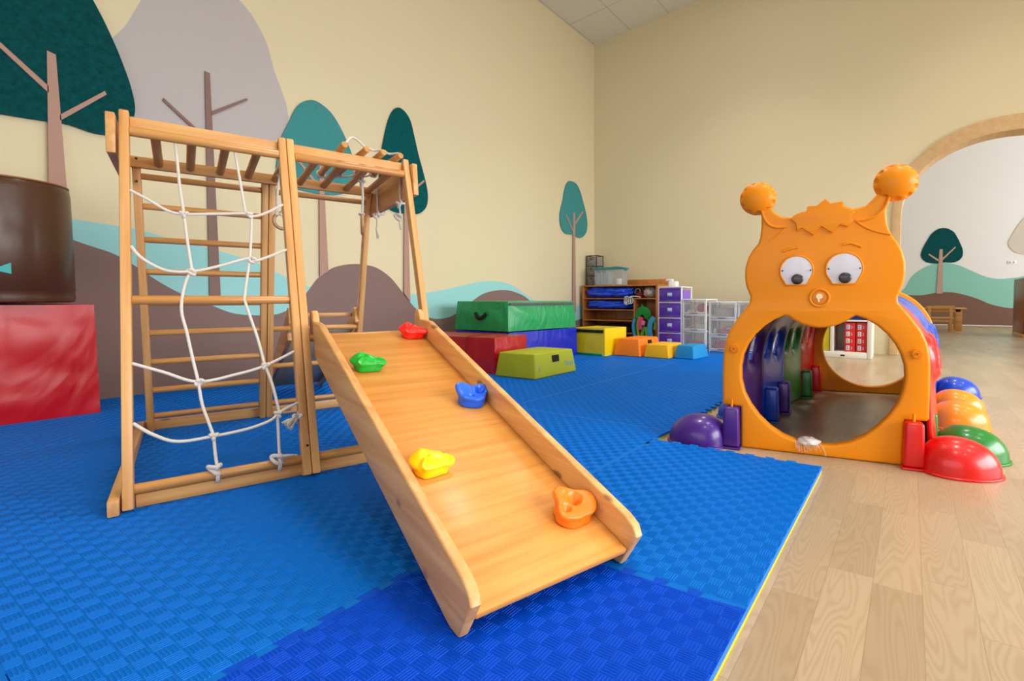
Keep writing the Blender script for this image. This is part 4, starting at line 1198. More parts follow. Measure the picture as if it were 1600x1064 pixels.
# bolts with star recess
for s, z, r in ((-0.0305, 0.431, 0.018), (0.6455, 0.437, 0.019)):
    bm = bmesh.new()
    for i, (rr, h) in enumerate(((1.0, 0.006), (0.72, 0.011), (0.42, 0.014))):
        q = bmesh.ops.create_cone(bm, cap_ends=True, segments=32, radius1=r * rr, radius2=r * rr * 0.9, depth=h * 2)
    for q in (1.0, 0.72): add_tube(bm, [(r * q * math.cos(2 * PI * k / 32), r * q * math.sin(2 * PI * k / 32), 0.006 if q == 1 else 0.011) for k in range(32)], 0.0016, 6, closed=True)
    bc = meshobj('bolt_cap', bm, P_ORANGE, FT @ T(s, z, 0.0), fp, label='round orange bolt cap')
    bm = bmesh.new()
    for k in range(2): add_box(bm, (0, 0, 0.0142), (r * 0.62, r * 0.12, 0.0012), 0.0, M=RZ(k * PI / 2 + 0.4))
    meshobj('star_slot', bm, plain('slot_brown', srgb(150, 70, 0), 0.6), FT @ T(s, z, 0.0), bc)
# white tape wad on the lower edge of the mouth opening
TAPE = plain('frayed_white_tape', srgb(222, 214, 210), 0.3, coat=0.4, bump=0.002, bscale=90)
tp = blob('tape_patch', (0.272, 0.022, 0.052), (0.046, 0.036, 0.018), TAPE, TM, tun, amp=0.25, freq=2.2, seed=3, sub=4, label='crumpled white tape wrapped on the mouth edge')
random.seed(8); bm = bmesh.new()
for i in range(26):
    x = random.uniform(-0.05, 0.045); ln = random.uniform(0.012, 0.045)
    add_tube(bm, catmull([(x, -0.014, 0.004), (x + random.uniform(-.004, .004), -0.026, -0.006), (x + random.uniform(-.004, .010), -0.0265, -0.01 - ln * 0.8)], 3), 0.0004, 4)
add_tube(bm, catmull([(0.04, -0.012, 0.0), (0.055, -0.027, -0.012), (0.064, -0.028, -0.035), (0.066, -0.028, -0.046)], 4), 0.0012, 5)
meshobj('tape_strands', bm, TAPE, TM @ T(0.272, 0.022, 0.052), tp)
# ================================================================== SOFT MAT BLOCKS
def vinyl(name, col, rough=0.32, bump=0.012, scale=5.0, coat=0.3):
    m, nt, p = newmat(name)
    p.inputs['Base Color'].default_value = col; p.inputs['Roughness'].default_value = rough; p.inputs['Coat Weight'].default_value = coat; p.inputs['Coat Roughness'].default_value = 0.15
    tc = N(nt, 'ShaderNodeTexCoord')
    no = N(nt, 'ShaderNodeTexNoise'); no.inputs['Scale'].default_value = scale; no.inputs['Detail'].default_value = 2.5; no.inputs['Distortion'].default_value = 1.6
    mp = N(nt, 'ShaderNodeMapping'); mp.inputs['Scale'].default_value = (1, 1, 0.6); nt.links.new(tc.outputs['Object'], mp.inputs['Vector']); nt.links.new(mp.outputs[0], no.inputs['Vector'])
    b = N(nt, 'ShaderNodeBump'); b.inputs['Strength'].default_value = 1; b.inputs['Distance'].default_value = bump
    nt.links.new(no.outputs['Fac'], b.inputs['Height']); nt.links.new(b.outputs['Normal'], p.inputs['Normal'])
    return m


def soft_block(name, M, w, l, h, mat, taper=0.0, bev=0.02, sag=0.0, parent=None, seed=0, wr=0.0, label=None):
    """padded block: corner at the origin, width w to -x, length l to +y, height h; taper narrows the top"""
    bm = bmesh.new()
    b0 = [(0, 0, 0), (0, l, 0), (-w, l, 0), (-w, 0, 0)]; t = taper
    b1 = [(-t, t, h), (-t, l - t, h), (-w + t, l - t, h), (-w + t, t, h)]
    vs = [bm.verts.new(p) for p in b0 + b1]
    for q in ((3, 2, 1, 0), (4, 5, 6, 7), (0, 1, 5, 4), (1, 2, 6, 5), (2, 3, 7, 6), (3, 0, 4, 7)): bm.faces.new([vs[i] for i in q])
    bmesh.ops.recalc_face_normals(bm, faces=bm.faces)
    if wr: bmesh.ops.subdivide_edges(bm, edges=bm.edges[:], cuts=24, use_grid_fill=True)
    if wr:
        for v in bm.verts:
            c = v.co; nrm = v.normal
            ex = min(abs(c.x), abs(c.x + w), 0.12) / 0.12; ey = min(abs(c.y), abs(c.y - l), 0.12) / 0.12; ez = min(abs(c.z), abs(c.z - h), 0.1) / 0.1
            k = sorted((ex, ey, ez))[1]
            q = noise.noise(Vector((c.x * 4 + c.z * 5, c.y * 4 + c.z * 5, c.z * 1.5 + seed * 3)))
            if abs(nrm.z) > 0.6: q = min(q, 0) * 0.8 - 0.7 if nrm.z < 0 else q; k = 0 if nrm.z < 0 else k * 0.3
            v.co += nrm * (wr * q * k + wr * 0.7 * k)
    else:
        bmesh.ops.bevel(bm, geom=bm.edges[:], offset=bev, segments=5, affect='EDGES', profile=0.5)
    cc = Vector((-w / 2, l / 2, h / 2)); bmesh.ops.translate(bm, vec=-cc, verts=bm.verts)
    return meshobj(name, bm, mat, M @ T(*cc), parent, sharp=60, label=label)


V_RED = vinyl('red_vinyl', srgb(206, 0, 20), 0.36, 0.022, 2.3, 0.08)
V_DRED = vinyl('dark_red_vinyl', srgb(186, 22, 24), 0.35, 0.015)
V_BLUE = vinyl('blue_vinyl', srgb(6, 36, 188), 0.35, 0.015)
V_GREEN = vinyl('green_vinyl', srgb(0, 158, 84), 0.35, 0.018)
V_YEL = vinyl('yellow_vinyl', srgb(246, 216, 0), 0.4, 0.010)
V_BROWN = vinyl('brown_vinyl', srgb(84, 46, 20), 0.38, 0.001, 2.0, 0.15)
S_OLIVE = plain('olive_foam', srgb(168, 178, 20), 0.6, bump=0.0003, bscale=300)
S_ORANGE = plain('orange_foam', srgb(250, 130, 20), 0.6, bump=0.0003, bscale=300)
S_YEL = plain('amber_foam', srgb(244, 182, 10), 0.6, bump=0.0003, bscale=300)
S_TEAL = plain('cyan_foam', srgb(0, 140, 206), 0.6, bump=0.0003, bscale=300)
VELC = plain('black_velcro', srgb(22, 20, 20), 0.9, bump=0.001, bscale=300)
VELG = plain('grey_velcro', srgb(98, 92, 96), 0.9, bump=0.001, bscale=300)

# red cube with brown drum on the left
Mc = T(-3.76, 0.85, ZM) @ RZ(math.radians(-3))
t = thing('soft_cube', 'big red vinyl play cube against the left wall under the brown drum', 'soft play block', Mc @ T(-0.22, -0.4, 0))
soft_block('cube_body', Mc @ T(0, -0.85, 0), 0.44, 0.85, 0.59, V_RED, 0.008, 0.02, parent=t, wr=0.012, seed=2)
Md = T(-3.99, 0.545, ZM + 0.602)
t = thing('soft_drum', 'dark brown vinyl cylinder standing on the red cube', 'soft play block', Md)
bm = bmesh.new(); pr = [(0.0, 0.0), (0.255, 0.0), (0.268, 0.006), (0.272, 0.03), (0.268, 0.058), (0.271, 0.062), (0.270, 0.3), (0.266, 0.57), (0.262, 0.602), (0.255, 0.612), (0.252, 0.618), (0.0, 0.62)]
rows = [[bm.verts.new((r * math.cos(2 * PI * k / 64), r * math.sin(2 * PI * k / 64), z)) for k in range(64)] for r, z in pr[1:-1]]
for a_, b_ in zip(rows, rows[1:]):
    for k in range(64): bm.faces.new((a_[k], a_[(k + 1) % 64], b_[(k + 1) % 64], b_[k]))
bm.faces.new(rows[0]); bm.faces.new(rows[-1])
meshobj('drum_body', bm, V_BROWN, Md, t, sharp=50)
tube('top_piping', [(0.258 * math.cos(a), 0.258 * math.sin(a), 0.614) for a in [2 * PI * k / 64 for k in range(64)]], 0.005, plain('tan_piping', srgb(150, 96, 50), 0.5), Md, t, n=8, k=0, closed=True)
outline('printed_triangle', [[(-0.03, 0.0), (0.03, -0.02), (0.03, 0.035)]], 0.002, plain('print_aqua', srgb(60, 190, 190), 0.5), Md @ T(0.2725 * math.cos(-0.1), 0.2725 * math.sin(-0.1), 0.16) @ RZ(-0.1) @ YZ, t, label='small aqua printed triangle')

# blue + green stack
th = -0.05
Mb = T(-3.19, 3.50, ZM) @ RZ(th)
t = thing('soft_mat_block', 'long blue vinyl block under the green block by the left wall', 'soft play block', Mb @ T(-0.38, 0.5, 0))
soft_block('block_body', Mb, 0.77, 1.05, 0.302, V_BLUE, 0.006, parent=t, wr=0.010, seed=1)
Mg_ = T(-3.20, 3.50, ZM + 0.3125) @ RZ(th)
t = thing('soft_mat_block', 'green tapered vinyl block with black handle stacked on the blue one', 'soft play block', Mg_ @ T(-0.38, 0.5, 0))
soft_block('block_body', Mg_, 0.765, 1.04, 0.285, V_GREEN, 0.022, parent=t, wr=0.010, seed=4)
box('velcro_strip', (-0.008, 0.03, 0.245), (0.0, 1.0, 0.272), VELG, Mg_ @ T(-0.0035, 0, 0) , t, bev=0.002, label='grey velcro strip along the top edge')
tube('carry_handle', [(-0.30, -0.004, 0.165), (-0.33, -0.018, 0.135), (-0.375, -0.026, 0.118), (-0.42, -0.018, 0.135), (-0.45, -0.004, 0.165)], 0.019, VELC, Mg_ @ T(0, 0.008, 0), t, n=8, label='black webbing handle')

Mr_ = T(-2.89, 3.0, ZM) @ RZ(0.10)
t = thing('soft_mat_block', 'glossy dark red vinyl block with a folded seam in front of the green block', 'soft play block', Mr_ @ T(-0.5, 0.2, 0))
soft_block('block_body', Mr_, 1.05, 0.47, 0.298, V_DRED, 0.010, parent=t, wr=0.008, seed=7)
bm = bmesh.new(); add_box(bm, (-0.30, 0.235, 0.302), (0.006, 0.44, 0.006), 0.002); add_box(bm, (-0.30, -0.004, 0.16), (0.006, 0.006, 0.27), 0.002)
meshobj('fold_seam', bm, plain('seam_dark_red', srgb(110, 10, 12), 0.5), Mr_, t)

Mo = T(-2.421, 2.945, ZM) @ RZ(0.016)
t = thing('foam_step', 'olive green foam step marked 1 and 20cm with black patch', 'foam step', Mo @ T(-0.2, 0.28, 0))
soft_block('step_body', Mo, 0.416, 0.57, 0.195, S_OLIVE, 0.026, 0.014, parent=t)
# right face (facing +x), slightly sloped
tilt = math.atan(0.026 / 0.195)
Mface = Mo @ T(0.0, 0, 0) @ RY(-tilt) @ RZ(PI / 2) @ RX(PI / 2)      # x along +y, y up, z outwards
PRB = plain('print_blue', srgb(90, 160, 190), 0.6)
text_mesh('printed_number', '1', 0.07, PRB, Mface @ T(0.065, 0.075, 0.001), t)
text_mesh('printed_size', '20cm', 0.056, PRB, Mface @ T(0.465, 0.085, 0.001), t)
box('velcro_patch', (-0.047, -0.027, 0.0), (0.047, 0.027, 0.004), VELC, Mface @ T(0.285, 0.14, 0), t, bev=0.001, label='black velcro patch')
bm = bmesh.new()
for x, y, s in ((-0.17, 0.12, 0.03), (-0.12, 0.2, 0.016), (-0.13, 0.25, 0.018), (-0.12, 0.30, 0.014)):
    add_box(bm, (x, y, 0.1955), (s, s * 0.5, 0.0012), 0.0003)
meshobj('worn_print', bm, plain('print_pale', srgb(214, 214, 150), 0.6), Mo, t)

My = T(-2.805, 4.592, ZM) @ RZ(-0.08)
t = thing('soft_mat_block', 'yellow vinyl block with black strip and green base before the wooden shelf', 'soft play block', My @ T(-0.2, 0.2, 0))
soft_block('block_body', My, 0.42, 0.42, 0.30, V_YEL, 0.0, parent=t, wr=0.006, seed=5)
box('velcro_strip', (-0.40, -0.012, 0.25), (-0.015, -0.004, 0.283), VELC, My, t, bev=0.002, label='black velcro strip')
box('green_base_edge', (-0.41, -0.014, -0.0), (-0.03, 0.0, 0.022), V_GREEN, My, t, bev=0.004, label='green strip along the base')

Mq = T(-2.437, 4.706, ZM) @ RZ(-0.028)
t = thing('foam_step', 'orange foam step with black patch beside the yellow block', 'foam step', Mq @ T(-0.18, 0.25, 0))
soft_block('step_body', Mq, 0.335, 0.526, 0.19, S_ORANGE, 0.034, 0.014, parent=t)
tl = math.atan(0.034 / 0.19)
Mf2 = Mq @ RY(-tl) @ RZ(PI / 2) @ RX(PI / 2)
box('velcro_patch', (-0.045, -0.03, 0.0), (0.045, 0.03, 0.004), VELC, Mf2 @ T(0.27, 0.14, 0), t, bev=0.001, label='black velcro patch')
Mq = T(-2.108, 4.72, ZM) @ RZ(-0.03)
t = thing('foam_step', 'small amber yellow foam step between the orange and blue steps', 'foam step', Mq @ T(-0.16, 0.2, 0))
soft_block('step_body', Mq, 0.30, 0.40, 0.145, S_YEL, 0.026, 0.014, parent=t)
Mq = T(-1.86, 4.787, ZM) @ RZ(-0.116)
t = thing('foam_step', 'small bright blue foam step nearest the tunnel', 'foam step', Mq @ T(-0.12, 0.17, 0))
soft_block('step_body', Mq, 0.235, 0.344, 0.14, S_TEAL, 0.024, 0.014, parent=t)


# ================================================================== DRAWER TOWERS
TOWER = plain('tower_white', srgb(238, 240, 246), 0.35, coat=0.2)
DPURP = plain('drawer_purple', srgb(84, 44, 170), 0.3, coat=0.3)
DCLEAR = glassy('drawer_clear', srgb(206, 208, 212), 0.22, 0.25)
DFRAME = glassy('drawer_clear_rim', srgb(222, 224, 226), 0.7, 0.25)
LBLM = plain('label_paper', srgb(190, 208, 222), 0.6)
LBLC = plain('label_cyan', srgb(90, 160, 214), 0.6)


def tower(x0, x1, y0, depth, zs, base, mats, label, name='drawer_tower', contents=None, seed=0):
    """zs = drawer tops from the top down; base = z of the bottom"""
    M = T(x0, y0, base); W = x1 - x0; H = zs[0] - base + 0.0
    t = thing(name, label, 'drawer unit', M @ T(W / 2, depth / 2, 0))
    # carcass: two sides, back, top, shelves between drawers
    bm = bmesh.new(); e = 0.012
    for x in (e / 2, W - e / 2):
        for y in (e, depth - e): add_box(bm, (x, y, H / 2), (e, 2 * e, H), 0.002)
    add_box(bm, (W / 2, depth / 2, H + 0.006), (W + 0.008, depth + 0.008, 0.016), 0.004)
    lv = [z - base for z in zs[1:]] + [0.012]
    for z in lv: add_box(bm, (W / 2, depth / 2, z), (W, depth - 0.004, 0.014), 0.002)
    meshobj('carcass', bm, TOWER, M, t)
    tops = [H] + lv[:-1]; bots = lv
    random.seed(seed)
    for k, (a, b) in enumerate(zip(tops, bots)):
        d0, d1 = b + 0.009, a - 0.009
        mm = mats[k % len(mats)]
        bm = bmesh.new()
        fy = -0.002
        if mm is DPURP:
            add_box(bm, (W / 2, fy + 0.004, (d0 + d1) / 2), (W - 2 * e - 0.004, 0.008, d1 - d0), 0.003)
        else:
            add_box(bm, (W / 2, fy + 0.004, (d0 + d1) / 2), (W - 2 * e - 0.004, 0.004, d1 - d0), 0.001)
        dr = meshobj('drawer', bm, mm, M, t, label='purple drawer' if mm is DPURP else 'clear drawer')
        # rim of the front
        bm = bmesh.new(); w2 = W - 2 * e - 0.006; cx = W / 2
        for x in (cx - w2 / 2 + 0.005, cx + w2 / 2 - 0.005): add_box(bm, (x, fy, (d0 + d1) / 2), (0.009, 0.010, d1 - d0), 0.002)
        add_box(bm, (cx, fy, d1 - 0.005), (w2, 0.010, 0.009), 0.002)
        add_box(bm, (cx, fy - 0.004, d0 + 0.010), (w2, 0.018, 0.019), 0.003)
        meshobj('drawer_rim', bm, DPURP if mm is DPURP else DFRAME, M, dr)
        box('handle_slot', (cx - 0.05, fy - 0.016, d0 + 0.004), (cx + 0.05, fy - 0.012, d0 + 0.013), plain('slot_shadow_grey', srgb(96, 88, 110), 0.6) if k == 0 and seed == 1 else bpy.data.materials.get('slot_shadow_grey') or plain('slot_shadow_grey', srgb(96, 88, 110), 0.6), M, dr, bev=0.001)
        # drawer tray
        bm = bmesh.new(); ty0, ty1 = 0.006, depth - 0.03
        add_box(bm, (cx, (ty0 + ty1) / 2, d0 + 0.004), (w2, ty1 - ty0, 0.003)); add_box(bm, (cx, ty1, (d0 + d1) / 2 - 0.01), (w2, 0.003, d1 - d0 - 0.02))
        for x in (cx - w2 / 2 + 0.001, cx + w2 / 2 - 0.001): add_box(bm, (x, (ty0 + ty1) / 2, (d0 + d1) / 2 - 0.01), (0.003, ty1 - ty0, d1 - d0 - 0.02))
        meshobj('drawer_tray', bm, bpy.data.materials['drawer_purple_light'] if mm is DPURP else DCLEAR, M, dr)
        if mm is DPURP:
            box('drawer_label', (cx - 0.03, fy - 0.004, (d0 + d1) / 2 - 0.018), (cx + 0.03, fy - 0.0005, (d0 + d1) / 2 + 0.026), LBLM, M, dr, bev=0.0005)
            box('drawer_label_band', (cx - 0.03, fy - 0.0055, (d0 + d1) / 2 - 0.018), (cx + 0.03, fy - 0.0035, (d0 + d1) / 2 - 0.004), LBLC, M, dr, bev=0.0005)
            if k == 3:
                box('red_script_strip', (cx - 0.055, fy - 0.0045, d1 - 0.042), (cx + 0.06, fy - 0.0035, d1 - 0.037), plain('print_red', srgb(216, 40, 90), 0.6), M, dr, bev=0.0003)
                box('red_script_strip', (cx - 0.03, fy - 0.0045, d1 - 0.026), (cx + 0.02, fy - 0.0035, d1 - 0.023), bpy.data.materials['print_red'], M, dr, bev=0.0003)
        if contents and k < len(contents) and contents[k]:
            for (nm_, lab_, cat_, col_, kind_, px, pz, sx, sz) in contents[k]:
                mt = bpy.data.materials.get('toy_' + nm_ + lab_[:6]) or plain('toy_' + nm_ + lab_[:6], col_, 0.5)
                if kind_ == 'box':
                    o = box(nm_, (-sx / 2, 0, 0), (sx / 2, 0.12, sz), mt, M @ T(cx + px, 0.05, d0 + 0.006 + pz), None, bev=0.006)
                elif kind_ == 'ring':
                    o = tube(nm_, [(sx / 2 * math.cos(a), 0.02 * math.sin(a), sz / 2 + sz / 2 * math.sin(a)) for a in [2 * PI * i / 16 for i in range(16)]], 0.008, mt, M @ T(cx + px, 0.07, d0 + 0.012 + pz), None, closed=True, k=2)
                elif kind_ == 'stick':
                    o = rod(nm_, (-sx / 2, 0, 0.008), (sx / 2, 0.02, sz), 0.005, mt, M @ T(cx + px, 0.06, d0 + 0.006 + pz))
                else:
                    o = blob(nm_, (0, 0, sz / 2), (sx / 2, 0.06, sz / 2), mt, M @ T(cx + px, 0.09, d0 + 0.008 + pz), None, amp=0.25, seed=k + len(nm_))
                tag(o, lab_, cat_)
    return t


plain('drawer_purple_light', srgb(140, 104, 214), 0.35)
tower(-2.655, -2.345, 5.62, 0.34, [0.785, 0.605, 0.414, 0.228], ZM, [DPURP], 'tall white drawer tower with four purple drawers right of the wooden shelf', seed=1)
C = srgb
tower(-2.335, -2.035, 5.62, 0.40, [0.632, 0.460, 0.262], ZM, [DCLEAR], 'white tower of three clear drawers next to the purple drawers', seed=2, contents=[
    [('toy_bag', 'red toy bag in the top clear drawer beside the purple tower', 'toy', C(200, 60, 70), 'blob', 0.07, 0.0, 0.13, 0.11), ('toy_bag', 'pale crumpled bag in the top clear drawer beside the purple tower', 'toy', C(206, 206, 200), 'blob', -0.07, 0.0, 0.12, 0.05)],
    [('toy_block', 'cream box in the middle clear drawer beside the purple tower', 'toy', C(232, 226, 206), 'box', 0.06, 0.0, 0.10, 0.07), ('toy_stick', 'pale stick leaning in the middle clear drawer', 'toy', C(220, 220, 216), 'stick', -0.04, 0.0, 0.16, 0.09)],
    [('toy_bag', 'pinkish red toys in the bottom clear drawer beside the purple tower', 'toy', C(206, 60, 70), 'blob', 0.0, 0.0, 0.18, 0.09)]])
tower(-2.015, -1.690, 5.66, 0.38, [0.602, 0.408, 0.212], ZM, [DCLEAR], 'lower white tower of three clear drawers, middle of the three clear towers', seed=3, contents=[
    [('paper_tray', 'beige paper stack in the top drawer of the middle clear tower', 'paper', C(206, 196, 184), 'box', 0.0, 0.0, 0.24, 0.12)],
    [('toy_ring', 'red ring toy in the middle drawer of the middle clear tower', 'toy', C(206, 70, 70), 'ring', 0.05, 0.0, 0.10, 0.09), ('toy_bag', 'coral red toys in the middle drawer of the middle clear tower', 'toy', C(206, 84, 76), 'blob', 0.0, 0.0, 0.16, 0.06), ('toy_bottle', 'small white bottle in the middle drawer of the middle clear tower', 'toy', C(226, 226, 226), 'blob', -0.11, 0.0, 0.03, 0.07)],
    [('toy_block', 'red box in the bottom drawer of the middle clear tower', 'toy', C(216, 30, 60), 'box', 0.03, 0.0, 0.17, 0.10), ('toy_bag', 'dark red toys in the bottom drawer of the middle clear tower', 'toy', C(170, 30, 50), 'blob', -0.09, 0.0, 0.08, 0.08)]])
tower(-1.675, -1.350, 5.66, 0.38, [0.602, 0.408, 0.212], ZM, [DCLEAR], 'white tower of clear drawers partly hidden by the caterpillar head', seed=4, contents=[
    [('toy_bag', 'pink toys in the top drawer half hidden by the caterpillar head', 'toy', C(226, 70, 110), 'blob', -0.03, 0.02, 0.10, 0.11)],
    [('toy_bag', 'red toys in the middle drawer of the rightmost clear tower', 'toy', C(206, 70, 70), 'blob', 0.0, 0.0, 0.2, 0.09)], None])
# tissue pack on the shelf end
t = thing('tissue_dispenser', 'small white bottle-shaped dispenser standing on the purple drawer tower', 'dispenser', T(-2.53, 5.80, 0.799))
bm = bmesh.new(); add_box(bm, (0, 0, 0.035), (0.11, 0.09, 0.07), 0.014, 3); meshobj('dispenser_body', bm, WHITE, T(-2.53, 5.80, 0.8), t)
bm = bmesh.new(); add_box(bm, (-0.045, -0.01, 0.083), (0.09, 0.05, 0.026), 0.010, 3); add_box(bm, (-0.092, -0.01, 0.078), (0.02, 0.03, 0.02), 0.006, 3); meshobj('dispenser_head', bm, WHITE, T(-2.53, 5.80, 0.8), t)

# ================================================================== WOODEN SHELF IN THE CORNER
SX0, SX1, SY0, SY1 = -4.20, -2.945, 6.22, 6.60
ST = 0.848
MS = T(SX0, SY0, ZM); SW = SX1 - SX0; SD = SY1 - SY0; SH = ST - ZM
sh = thing('wooden_shelf', 'brown wooden open shelf unit in the corner behind the yellow block', 'shelf', MS @ T(SW / 2, SD / 2, 0))
box('side_panel', (0, 0, 0), (0.022, SD, SH), WOODCAB, MS, sh); box('side_panel', (SW - 0.034, 0, 0), (SW, SD, SH + 0.004), WOODCAB, MS, sh)
box('top_board', (0.022, 0, SH - 0.02), (SW - 0.034, SD, SH), WOODCAB, MS, sh)
box('back_panel', (0.022, SD - 0.012, 0.0), (SW - 0.034, SD, SH - 0.02), WOODCAB, MS, sh)
box('riser_board', (0.58, SD - 0.02, SH + 0.0005), (SW - 0.0, SD, SH + 0.085), WOODCAB, MS, sh)
XD = 0.875
box('divider', (XD, 0, 0), (XD + 0.022, SD - 0.012, 0.618), WOODCAB, MS, sh)
box('shelf_board', (0.022, 0, 0.618), (SW - 0.034, SD - 0.012, 0.634), WOODCAB, MS, sh)
for z in (0.455, 0.298, 0.12): box('shelf_board', (0.022, 0, z), (XD, SD - 0.012, z + 0.016), WOODCAB, MS, sh)
box('shelf_board', (XD + 0.022, 0, 0.02), (SW - 0.034, SD - 0.012, 0.036), WOODCAB, MS, sh)
# blue tarps
TARP = vinyl('blue_tarp', srgb(6, 72, 222), 0.3, 0.012, 9.0)
for lab, z, rz, cx, rx, sd_i in (('shiny blue folded tarp on the top shelf board', 0.640, 0.076, 0.44, 0.37, 2), ('shiny blue crumpled tarp on the second shelf board', 0.478, 0.062, 0.43, 0.36, 5)):
    o = blob('folded_tarp', (cx, 0.14, z + rz), (rx, 0.14, rz), TARP, MS, None, amp=0.22, freq=2.0, seed=sd_i, sub=5, sq=3.4)
    md = o; tag(o, lab, 'tarp')
# white cord hanging over the board edge
t = thing('cord_coil', 'white cord coil hanging over the second shelf board', 'cord', MS @ T(0.80, -0.02, 0.58))
for i, (dx, rr) in enumerate(((-0.045, 0.045), (-0.02, 0.052), (0.02, 0.042), (0.05, 0.04))):
    tube('cord_loop', [(0.80 + dx + rr * 0.5 * math.sin(a), -0.012 - 0.006 * math.cos(2 * a), 0.60 + rr * 1.15 * math.cos(a)) for a in [2 * PI * k / 14 for k in range(14)]], 0.006, WHITE, MS, t, n=8, closed=True, k=2)
tube('cord_tail', [(0.80, -0.012, 0.64), (0.86, -0.005, 0.66), (0.92, 0.03, 0.655), (0.96, 0.06, 0.645)], 0.006, WHITE, MS, t)
o = blob('scarf_bundle', (0.93, 0.10, 0.634 + 0.05), (0.055, 0.06, 0.05), plain('dark_red_cloth', srgb(140, 26, 40), 0.7), MS, None, amp=0.3, freq=3, seed=3); tag(o, 'dark red cloth bundle beside the white cord on the top shelf board', 'cloth')
o = tube('grey_cable', [(0.88, 0.04, 0.70), (0.90, 0.03, 0.755), (0.94, 0.03, 0.765), (0.965, 0.035, 0.735), (0.955, 0.04, 0.705)], 0.007, plain('grey_cable', srgb(120, 120, 126), 0.5), MS); tag(o, 'grey bent cable loop above the dark red bundle on the shelf', 'cable')
BAGM, nt_, p_ = newmat('clear_toy_bag')
p_.inputs['Roughness'].default_value = 0.25
tc_ = N(nt_, 'ShaderNodeTexCoord'); vo_ = N(nt_, 'ShaderNodeTexVoronoi'); vo_.inputs['Scale'].default_value = 26
nt_.links.new(tc_.outputs['Object'], vo_.inputs['Vector'])
cr_ = N(nt_, 'ShaderNodeValToRGB'); cr_.color_ramp.interpolation = 'CONSTANT'
els = cr_.color_ramp.elements; els[0].color = srgb(204, 190, 160); els[1].position = 0.3; els[1].color = srgb(214, 120, 110)
for ps_, cl_ in ((0.5, srgb(196, 190, 176)), (0.68, srgb(110, 150, 110)), (0.82, srgb(150, 160, 190))):
    e_ = els.new(ps_); e_.color = cl_
sp_ = N(nt_, 'ShaderNodeSeparateColor'); nt_.links.new(vo_.outputs['Color'], sp_.inputs[0]); nt_.links.new(sp_.outputs[0], cr_.inputs[0]); nt_.links.new(cr_.outputs[0], p_.inputs['Base Color'])
o = blob('toy_bag', (1.085, 0.12, 0.634 + 0.077), (0.105, 0.10, 0.078), BAGM, MS, None, amp=0.16, freq=3, seed=6, sub=5); tag(o, 'clear bag of mixed small toys at the right end of the top shelf board', 'bag')
# foam swim shapes in the tall compartment
FG, FLG, FPK, FLB, FYL = [plain(n_, c_, 0.7) for n_, c_ in (('foam_green', srgb(0, 150, 56)), ('foam_lime', srgb(120, 190, 50)), ('foam_pink', srgb(240, 90, 120)), ('foam_skyblue', srgb(60, 176, 222)), ('foam_yellow', srgb(236, 214, 20)))]
CB = T(SX0 + XD + 0.022, SY0, ZM)    # left edge of the compartment


def strip(lab, pts, w_, mat, y, cat='foam toy', th_=0.02):
    P = catmull([(a, 0, b) for a, b in pts], 6); L, R_ = [], []
    for i, p in enumerate(P):
        d = (P[min(i + 1, len(P) - 1)] - P[max(i - 1, 0)]).normalized(); n_ = Vector((-d.z, 0, d.x)); k = w_ / 2
        L.append((p.x + n_.x * k, p.z + n_.z * k)); R_.append((p.x - n_.x * k, p.z - n_.z * k))
    c = (P[len(P) // 2].x, P[len(P) // 2].z)
    o = outline('foam_strip', [L + R_[::-1]], th_, mat, CB @ T(0, y, 0) @ XZ, None, bevel=0.005, res=2, shift=c)
    return tag(o, lab, cat)


o = outline('foam_frog_head', [smooth2([(0.02, 0.36), (0.03, 0.44), (0.08, 0.50), (0.11, 0.51), (0.115, 0.55), (0.14, 0.52), (0.20, 0.50), (0.245, 0.45), (0.25, 0.39), (0.20, 0.345), (0.15, 0.385), (0.12, 0.40), (0.07, 0.35)], 4)], 0.022, FG, CB @ T(0, -0.015, 0) @ XZ, None, bevel=0.006, res=2, shift=(0.14, 0.43)); tag(o, 'dark green rounded foam piece on top of the foam toy bundle', 'foam toy')
strip('sky blue curved foam strip at the left of the foam toy bundle', [(0.01, 0.34), (-0.012, 0.24), (0.0, 0.14), (0.03, 0.06), (0.05, 0.038)], 0.041, FLB, -0.02)
strip('green curved foam strip left of the pink one', [(0.035, 0.37), (0.01, 0.26), (0.02, 0.15), (0.06, 0.05)], 0.047, FG, 0.012)
strip('yellow foam strip left of the pink one', [(0.075, 0.36), (0.055, 0.29), (0.052, 0.22), (0.065, 0.12), (0.075, 0.05)], 0.032, FYL, -0.006)
strip('short pink foam strip in the foam toy bundle', [(0.115, 0.37), (0.10, 0.29), (0.10, 0.19)], 0.074, FPK, -0.032)
strip('pink crossing foam arm below the green piece', [(0.135, 0.295), (0.165, 0.285), (0.185, 0.28)], 0.061, plain('foam_rose', srgb(236, 140, 180), 0.7), -0.045)
strip('lime foam loop in the middle of the foam toy bundle', [(0.15, 0.38), (0.22, 0.35), (0.25, 0.30), (0.27, 0.36)], 0.061, FLG, 0.02)
strip('lime hanging foam leg left of the bundle middle', [(0.17, 0.23), (0.13, 0.15), (0.13, 0.09), (0.15, 0.04)], 0.054, FLG, -0.01)
strip('lime hanging foam leg right of the bundle middle', [(0.19, 0.23), (0.20, 0.16), (0.21, 0.09), (0.22, 0.04)], 0.047, FLG, -0.02)
strip('sky blue forked foam strip at the right of the bundle', [(0.315, 0.37), (0.29, 0.33), (0.26, 0.29), (0.25, 0.21), (0.26, 0.12), (0.28, 0.04)], 0.068, FLB, -0.03)
strip('lime foam strip at the far right of the bundle', [(0.30, 0.33), (0.318, 0.25), (0.30, 0.20)], 0.041, FLG, 0.01)
